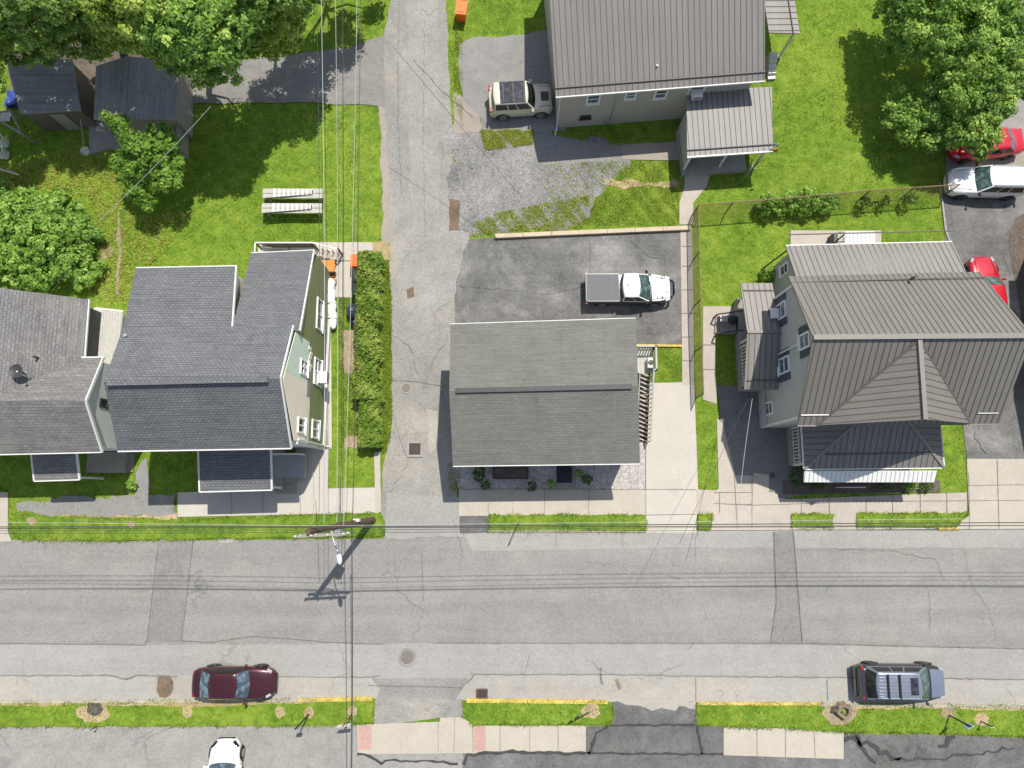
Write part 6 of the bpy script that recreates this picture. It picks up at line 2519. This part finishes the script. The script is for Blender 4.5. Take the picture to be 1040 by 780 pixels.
tree('young_tree', 'light green small tree at the right side of the upper left group', 'tree', 282, 42,
     [(284, 28, 5.6, 1.1, .9), (276, 10, 6.5, 1.1, .9), (299, 33, 5, .8, .9), (276, 48, 4, .65, .9), (264, 36, 5, .95, .9), (298, 15, 5.6, .8, .9), (292, 48, 4.2, .55, .9), (260, 18, 6, 1.0, .9), (258, 48, 3.6, .7, .9)], 'leaf_bright', 4, .32, 50, .095, 14, .1)
tree('maple_tree', 'dark tree at the top edge over the shaded lawn by the alley driveway', 'tree', 340, -25,
     [(315, -24, 5, 1.9, .8), (345, -30, 4.5, 1.6, .8), (282, -32, 8, 2.6, .8), (384, -12, 1.6, .75, .8), (300, -8, 5, 1.2, .8), (350, -14, 2, .8, .8)], 'leaf_deep', 2.9, .40, 62, .105, 15)
tree('young_tree', 'bright young tree in front of the gabled shed', 'tree', 152, 172,
     [(152, 158, 3.6, 1.0, .9), (135, 145, 4.0, .7, .9), (120, 128, 3.6, .6, .8), (168, 182, 2.8, .85, .9), (138, 192, 2.4, .7, .9), (162, 138, 3.4, .75, .9), (125, 165, 2.6, .75, .8), (178, 165, 2.6, .6, .9), (110, 118, 3.2, .35, .8), (150, 205, 1.8, .5, .9), (140, 172, 3.2, .8, .9), (172, 150, 3.0, .65, .9), (128, 180, 2.2, .6, .9)], 'leaf_young', 5.5, .28, 50, .092, 16, .08)
tree('broad_shrub', 'wide dense green shrub in the garden behind the grey roofed house', 'shrub', 45, 250,
     [(45, 243, 1.6, 1.7, .8), (15, 225, 1.5, 1.4, .8), (75, 235, 1.3, 1.1, .8), (18, 268, 1.3, 1.3, .8), (70, 268, 1.2, 1.1, .8), (40, 278, 1.1, 1.1, .8), (-8, 250, 1.3, 1.5, .8), (48, 212, 1.2, 1.0, .8), (88, 255, .9, .6, .8), (85, 282, .8, .7, .8), (28, 203, .9, .7, .8), (98, 240, .7, .5, .8), (62, 200, .7, .55, .8), (100, 272, .6, .45, .8), (78, 215, .8, .6, .8), (5, 200, .9, .8, .8)], 'leaf_shrub', 7, .24, 34, .10, 17, .06)
# big tree on the right
tree('maple_tree', 'huge spreading maple at the upper right corner over the red car', 'tree', 965, 75,
     [(962, 22, 5.2, 2.5, .85), (1000, 58, 4.8, 2.3, .8), (982, 96, 4.2, 1.6, .8), (948, 90, 3.2, .9, .8), (935, 12, 4.2, 1.9, .8), (928, 40, 3.8, 1.2, .8), (965, 62, 4.4, 1.3, .8), (1015, 12, 5, 2.2, .85), (968, -15, 5.4, 2.8, .85), (908, 40, 2.8, .8, .9), (903, 12, 2.8, .9, .9), (908, -8, 3.4, 1.2, .85),
      (915, 102, 2.4, .85, 1), (907, 122, 2.0, .6, 1), (922, 130, 2.4, .8, 1), (940, 146, 2.0, .75, 1), (945, 122, 2.8, .95, 1), (955, 140, 2.4, .7, 1), (978, 142, 2.8, .8, 1), (998, 150, 2.6, .6, 1), (920, 88, 2.6, .35, 1.6), (930, 112, 2.6, .4, 1.4), (972, 128, 3.2, .95, .9), (992, 128, 3.4, .9, .9), (1012, 108, 3.6, 1.1, .8), (1024, 84, 3.8, 1.2, .8), (985, 146, 2.8, .6, .9), (1004, 138, 3, .65, .9), (1030, 55, 4, 1.0, .8)], 'leaf_maple', 3.4, .34, 60, .098, 21, .3)
# hedge along the alley: one clipped row
hb = thing('hedge', 'long clipped yellow green hedge between the alley and the green house', 'hedge', G(380, 350))
rng = np.random.default_rng(5)


def hedge_fill(x0, x1, y0, y1, hgt, n, seed):
    rng = np.random.default_rng(seed)
    a_, b_, c_ = G(x0, y0), G(x1, y0), G(x0, y1)
    U = rng.uniform(0, 1, (n, 3))
    side = rng.uniform(0, 1, n)
    U[:, 2] = np.where(side < .62, rng.uniform(.86, 1.04, n), U[:, 2])
    edge = side > .62
    U[edge, 0] = np.where(rng.uniform(0, 1, edge.sum()) < .5, rng.uniform(-.04, .1, edge.sum()), rng.uniform(.9, 1.04, edge.sum()))
    x = a_.x + (b_.x - a_.x) * U[:, 0]
    y = a_.y + (c_.y - a_.y) * U[:, 1]
    wob = .10 * np.sin(y * 2.3 + 1) + .08 * np.sin(y * 5.1 + x * 4) + .07 * np.sin(x * 9 + y * 3) + .07 * np.sin(x * 14 - y * 11)
    z = hgt * U[:, 2] * (1 + wob * .9) - .35 * np.abs(U[:, 0] - .5) ** 2 * hgt
    C_ = np.stack([x + wob * .55 + rng.normal(0, .05, n), y, np.maximum(z, .05)], 1)
    N_ = np.stack([(U[:, 0] - .5) * 1.2, np.zeros(n), np.ones(n)], 1) + rng.normal(size=(n, 3)) * .6
    T_ = np.clip(.48 + .18 * np.sin(x * 3.1 + y * 1.7) + .14 * np.sin(y * 4.3) + rng.normal(0, .2, n), 0, 1)
    return C_, N_, T_


C_, N_, T_ = hedge_fill(368, 389, 261, 408, 1.25, 30000, 5)
C2, N2, T2 = hedge_fill(369, 388, 408, 455, 1.1, 9000, 6)
leafmesh('foliage', np.concatenate([C_, C2]), np.concatenate([N_, N2]), .075, np.concatenate([T_, T2 * .9]), 'leaf_hedge', hb, seed=8)
m = MB()
for k in range(24):
    p = G(378 + random.uniform(-4, 4), 264 + 8 * k)
    m.path([p, p + Vector((random.uniform(-.2, .2), 0, .5)), p + Vector((random.uniform(-.3, .3), .1, .95))], [.03, .02, .01], 5)
m.build('stems', 'bark', hb)
# bushes on the east fence
for k, (x, y, r_, lb) in enumerate([(781, 208, .75, 'leftmost bush of the row grown into the east fence'), (800, 207, .7, 'second bush from the left in the row along the east fence'), (819, 205, .85, 'bushiest one in the middle of the row along the east fence'), (840, 206, .65, 'last bush on the right of the row along the east fence')]):
    bush('fence_bush', lb, x, y, [(x, y, .8, r_, 1.1), (x - 7, y + 2, .6, r_ * .6, 1), (x + 7, y - 2, .7, r_ * .6, 1), (x + 2, y - 7, .6, r_ * .5, 1)], 'leaf_shrub', 14, .15, 16, .07, 30 + k, group='bushes along the east fence')
bush('fence_bush', 'thin scrubby bush at the right end of the east fence', 888, 205, [(880, 206, .7, .4, 1), (900, 204, .7, .35, 1), (925, 202, .8, .4, 1)], 'leaf_dark', 12, .15, 14, .07, 36)
# shrubs
for k, (x, y, rx, lb, mm) in enumerate([(486.5, 484, .42, 'tall dark shrub at the left end of the pebble bed', 'leaf_dark'), (487, 478, .33, '', ''), (493.5, 492, .36, 'round dark shrub below the tall one on the pebble bed', 'leaf_dark'), (540.5, 494, .36, 'single round shrub right of the long planter', 'leaf_dark'),
                                        (560, 491, .34, 'loose shrub at the left side of the navy mat', 'leaf_shrub'), (596, 487, .40, 'round green shrub on the right part of the pebble bed', 'leaf_dark'), (588, 481, .32, 'small pale shrub just right of the navy mat', 'leaf_shrub'), (812, 484, .62, 'bigger round shrub at the left corner of the front awning', 'leaf_dark'),
                                        (831, 491, .36, 'small shrub beside the bigger one under the front awning', 'leaf_dark'), (924, 492, .42, 'light round shrub in front of the white corrugated awning', 'leaf_shrub'), (941, 493, .4, 'dark shrub at the right end of the planting bed', 'leaf_dark'), (898, 493, .32, 'low dark shrub under the middle of the white awning', 'leaf_dark'),
                                        (780, 279, .55, 'dark bush in the corner behind the side porch', 'leaf_shrub'), (134, 492, .35, 'small bush on the worn front path of the west houses', 'leaf_shrub')]):
    if not lb:
        continue
    rx *= .82 if 470 < x < 600 else 1
    lob = [(x, y, .35, rx, .95)] + ([(487, 479, .35, .35, 1)] if k == 0 else [])
    bush('garden_shrub', lb, x, y, lob, mm, 40, .08, 12, .045, 50 + k)
bush('stump_sprout', 'green sprout growing inside the hollow stump', 856, 722, [(855.5, 722, .25, .16, .8)], 'leaf_bright', 60, .05, 10, .04, 80, cat='plant')

# ---------------------------------------------------------------- grass, weeds and stones (uncountable)
def pip(X, Y, poly):
    inside = np.zeros(len(X), bool)
    n = len(poly)
    for i in range(n):
        x0, y0 = poly[i]
        x1, y1 = poly[(i + 1) % n]
        if y0 == y1:
            continue
        c_ = ((y0 > Y) != (y1 > Y)) & (X < (x1 - x0) * (Y - y0) / (y1 - y0) + x0)
        inside ^= c_
    return inside


def blades(name, X, Y, Zb, hgt, wid, tint, mat_, seed):
    rng = np.random.default_rng(seed)
    n = len(X)
    ang = rng.uniform(0, 2 * np.pi, n)
    lean = rng.uniform(.25, 1.1, n)
    d_ = np.stack([np.cos(ang), np.sin(ang), np.zeros(n)], 1)
    s_ = np.stack([-np.sin(ang), np.cos(ang), np.zeros(n)], 1)
    b_ = np.stack([X, Y, Zb], 1)
    h_ = hgt * rng.uniform(.6, 1.4, n)
    V = np.empty((n, 3, 3))
    V[:, 0] = b_ - s_ * (wid / 2)
    V[:, 1] = b_ + s_ * (wid / 2)
    V[:, 2] = b_ + d_ * (h_ * np.sin(lean))[:, None] + np.array([0, 0, 1]) * (h_ * np.cos(lean))[:, None]
    me = bpy.data.meshes.new(name)
    me.vertices.add(n * 3)
    me.vertices.foreach_set('co', V.astype(np.float32).ravel())
    me.loops.add(n * 3)
    me.loops.foreach_set('vertex_index', np.arange(n * 3, dtype=np.int32))
    me.polygons.add(n)
    me.polygons.foreach_set('loop_start', np.arange(0, n * 3, 3, dtype=np.int32))
    me.polygons.foreach_set('loop_total', np.full(n, 3, dtype=np.int32))
    at = me.attributes.new('tint', 'FLOAT', 'POINT')
    at.data.foreach_set('value', np.repeat(tint, 3).astype(np.float32))
    me.materials.append(M[mat_])
    me.update()
    o = bpy.data.objects.new(name, me)
    COL.objects.link(o)
    o['kind'] = 'stuff'
    return o


def vnoise(X, Y, cell, seed):
    g_ = np.random.default_rng(seed).uniform(-1, 1, (256, 256))
    x, y = X / cell + 100, Y / cell + 100
    xi, yi = np.floor(x).astype(int), np.floor(y).astype(int)
    fx, fy = x - xi, y - yi
    fx, fy = fx * fx * (3 - 2 * fx), fy * fy * (3 - 2 * fy)
    a_, b_ = g_[xi % 256, yi % 256], g_[(xi + 1) % 256, yi % 256]
    c_, d_ = g_[xi % 256, (yi + 1) % 256], g_[(xi + 1) % 256, (yi + 1) % 256]
    return a_ * (1 - fx) * (1 - fy) + b_ * fx * (1 - fy) + c_ * (1 - fx) * fy + d_ * fx * fy


rng = np.random.default_rng(3)
N = 460000
X = rng.uniform(-36.5, 36.5, N)
Y = rng.uniform(-17, 35, N)
Zb = np.zeros(N)
jx, jy = X + rng.normal(0, .05, N), Y + rng.normal(0, .05, N)
ok = np.ones(N, bool)
for p in PAVED:
    ok &= ~pip(jx, jy, p)
rz = np.zeros(N, bool)
for p in RAISED:
    q_ = pip(jx, jy, p)
    rz |= q_
Zb[rz] = .1
ok |= rz
patch_n = np.sin(X * .55 + 1.3 * np.sin(Y * .4)) * np.sin(Y * .5 + 1.1 * np.sin(X * .33 + 2)) + .5 * np.sin(X * 1.7 + Y * 1.1) * np.sin(Y * 1.9 - X * .8)
T = .48 + .08 * patch_n + .36 * vnoise(X, Y, .24, 1) + .22 * vnoise(X, Y, .7, 2) + .30 * vnoise(X, Y, 2.6, 3) + .14 * vnoise(X, Y, 7, 8) + rng.normal(0, .13, N)
T[(Y > 7) & (X < -8)] += .04
HB = .085 * (1 + .45 * vnoise(X, Y, .45, 4))
ok &= (vnoise(X, Y, .38, 5) + .5 * vnoise(X, Y, 1.3, 6) + rng.normal(0, .35, N) > -.55) | rz
T[(X > 11) & (Y > 5)] += .14
# verges are a little darker
T[rz] -= .05
X, Y, Zb, T, HB = X[ok], Y[ok], Zb[ok], np.clip(T[ok], 0, 1), HB[ok]
blades('grass', X, Y, Zb, HB, .036, T, 'grass_blade', 4)
# tall weeds in the unmown west garden, along the hedge foot and among the gravel
def scatter(px, n, hgt, wid, seed, t0=.55, paved_ok=False, name='weeds', mat_='grass_blade', z=0.0):
    rng = np.random.default_rng(seed)
    P = [G(a, b) for a, b in px]
    poly = [(p.x, p.y) for p in P]
    xs, ys = [p[0] for p in poly], [p[1] for p in poly]
    X = rng.uniform(min(xs), max(xs), n * 2)
    Y = rng.uniform(min(ys), max(ys), n * 2)
    k = pip(X, Y, poly)
    cl_ = np.sin(X * 3.1 + seed) * np.sin(Y * 2.7) + .6 * np.sin(X * 7 + Y * 5)
    k &= cl_ + rng.normal(0, .7, n * 2) > -.2
    if not paved_ok:
        for q_ in PAVED:
            k &= ~pip(X, Y, q_)
    X, Y = X[k][:n], Y[k][:n]
    T = np.clip(t0 + rng.normal(0, .2, len(X)), 0, 1)
    return blades(name, X, Y, np.full(len(X), z), hgt, wid, T, mat_, seed)


scatter([(75, 150), (110, 160), (140, 220), (200, 215), (135, 290), (130, 312), (90, 300), (100, 250), (90, 200), (0, 195), (0, 175)], 17000, .2, .06, 61, .85)
scatter([(388, 262), (397, 262), (398, 455), (389, 460)], 9000, .2, .05, 62, .55)
scatter([(478, 228), (505, 216), (600, 198), (592, 232), (500, 238), (480, 240)], 8000, .13, .05, 63, .7, True, z=.03)
scatter([(560, 165), (640, 163), (630, 205), (585, 232), (540, 232)], 2500, .11, .045, 75, .7, True, z=.03)
scatter([(590, 165), (690, 163), (690, 230), (592, 228), (606, 200), (640, 190)], 12000, .1, .04, 64, .55, True)
scatter([(488, 132), (541, 132), (541, 147), (492, 153)], 6500, .1, .045, 65, .75, True, z=.04)
scatter([(462, 30), (470, 30), (470, 130), (460, 95)], 2500, .12, .04, 66, .65, True)
scatter([(345, 300), (362, 300), (365, 450), (345, 455)], 5000, .12, .045, 67, .5)
scatter([(10, 505), (180, 500), (180, 530), (10, 530)], 900, .12, .04, 68, .7, True)
scatter([(455, 470), (468, 470), (467, 500), (456, 500)], 500, .14, .04, 69, .5, True)
scatter([(668, 353), (692, 353), (692, 388), (668, 388)], 900, .09, .04, 70, .5)


VX, VY, VT = [], [], []
rngv = np.random.default_rng(90)
for poly in RAISED:
    n = len(poly)
    for i in range(n):
        (x0, y0), (x1, y1) = poly[i], poly[(i + 1) % n]
        L = math.hypot(x1 - x0, y1 - y0)
        if L < 1e-4 or abs(x0) > 38:
            continue
        k = int(L * 75)
        t = rngv.uniform(0, 1, k)
        o = rngv.normal(0, .05, k)
        VX.append(x0 + (x1 - x0) * t - (y1 - y0) / L * o)
        VY.append(y0 + (y1 - y0) * t + (x1 - x0) / L * o)
VX, VY = np.concatenate(VX), np.concatenate(VY)
k = vnoise(VX, VY, .45, 91) > -.25
VX, VY = VX[k], VY[k]
blades('verge_edge_grass', VX, VY, np.full(len(VX), .09), .14, .04, np.clip(.5 + .3 * vnoise(VX, VY, .6, 92) + rngv.normal(0, .16, len(VX)), 0, 1), 'grass_blade', 93)


def stones(name, px, n, r0, r1, mats, seed):
    rng = np.random.default_rng(seed)
    poly = [(p.x, p.y) for p in (G(a, b) for a, b in px)]
    xs, ys = [p[0] for p in poly], [p[1] for p in poly]
    X = rng.uniform(min(xs), max(xs), n * 3)
    Y = rng.uniform(min(ys), max(ys), n * 3)
    k = pip(X, Y, poly)
    X, Y = X[k][:n], Y[k][:n]
    mb = MB()
    for x, y in zip(X, Y):
        r_ = rng.uniform(r0, r1)
        a = rng.uniform(0, 3)
        rx, ry, rz_ = r_ * rng.uniform(.8, 1.4), r_, r_ * rng.uniform(.5, .8)
        ca, sa = math.cos(a), math.sin(a)
        P = [(rx, 0, 0), (0, ry, 0), (-rx, 0, 0), (0, -ry, 0), (0, 0, rz_)]
        mb.add([(x + p[0] * ca - p[1] * sa, y + p[0] * sa + p[1] * ca, .015 + p[2]) for p in P], [(0, 1, 4), (1, 2, 4), (2, 3, 4), (3, 0, 4)], int(rng.integers(0, len(mats))))
    o = mb.build(name, mats)
    o['kind'] = 'stuff'
    return o


flat('stone_pale', (.47, .45, .42), .8, var=.15)
flat('stone_grey', (.33, .33, .34), .8, var=.2)
flat('stone_dark', (.24, .22, .20), .8, var=.2)
stones('pebbles', [(467, 472), (657, 472), (656, 497), (467, 497)], 3800, .03, .07, ['stone_pale', 'stone_pale', 'stone_grey', 'stone_dark'], 71)
stones('gravel_stones', [(480, 150), (640, 165), (606, 200), (590, 230), (490, 234), (475, 180)], 5000, .025, .06, ['stone_pale', 'stone_grey', 'stone_grey', 'stone_dark'], 72)
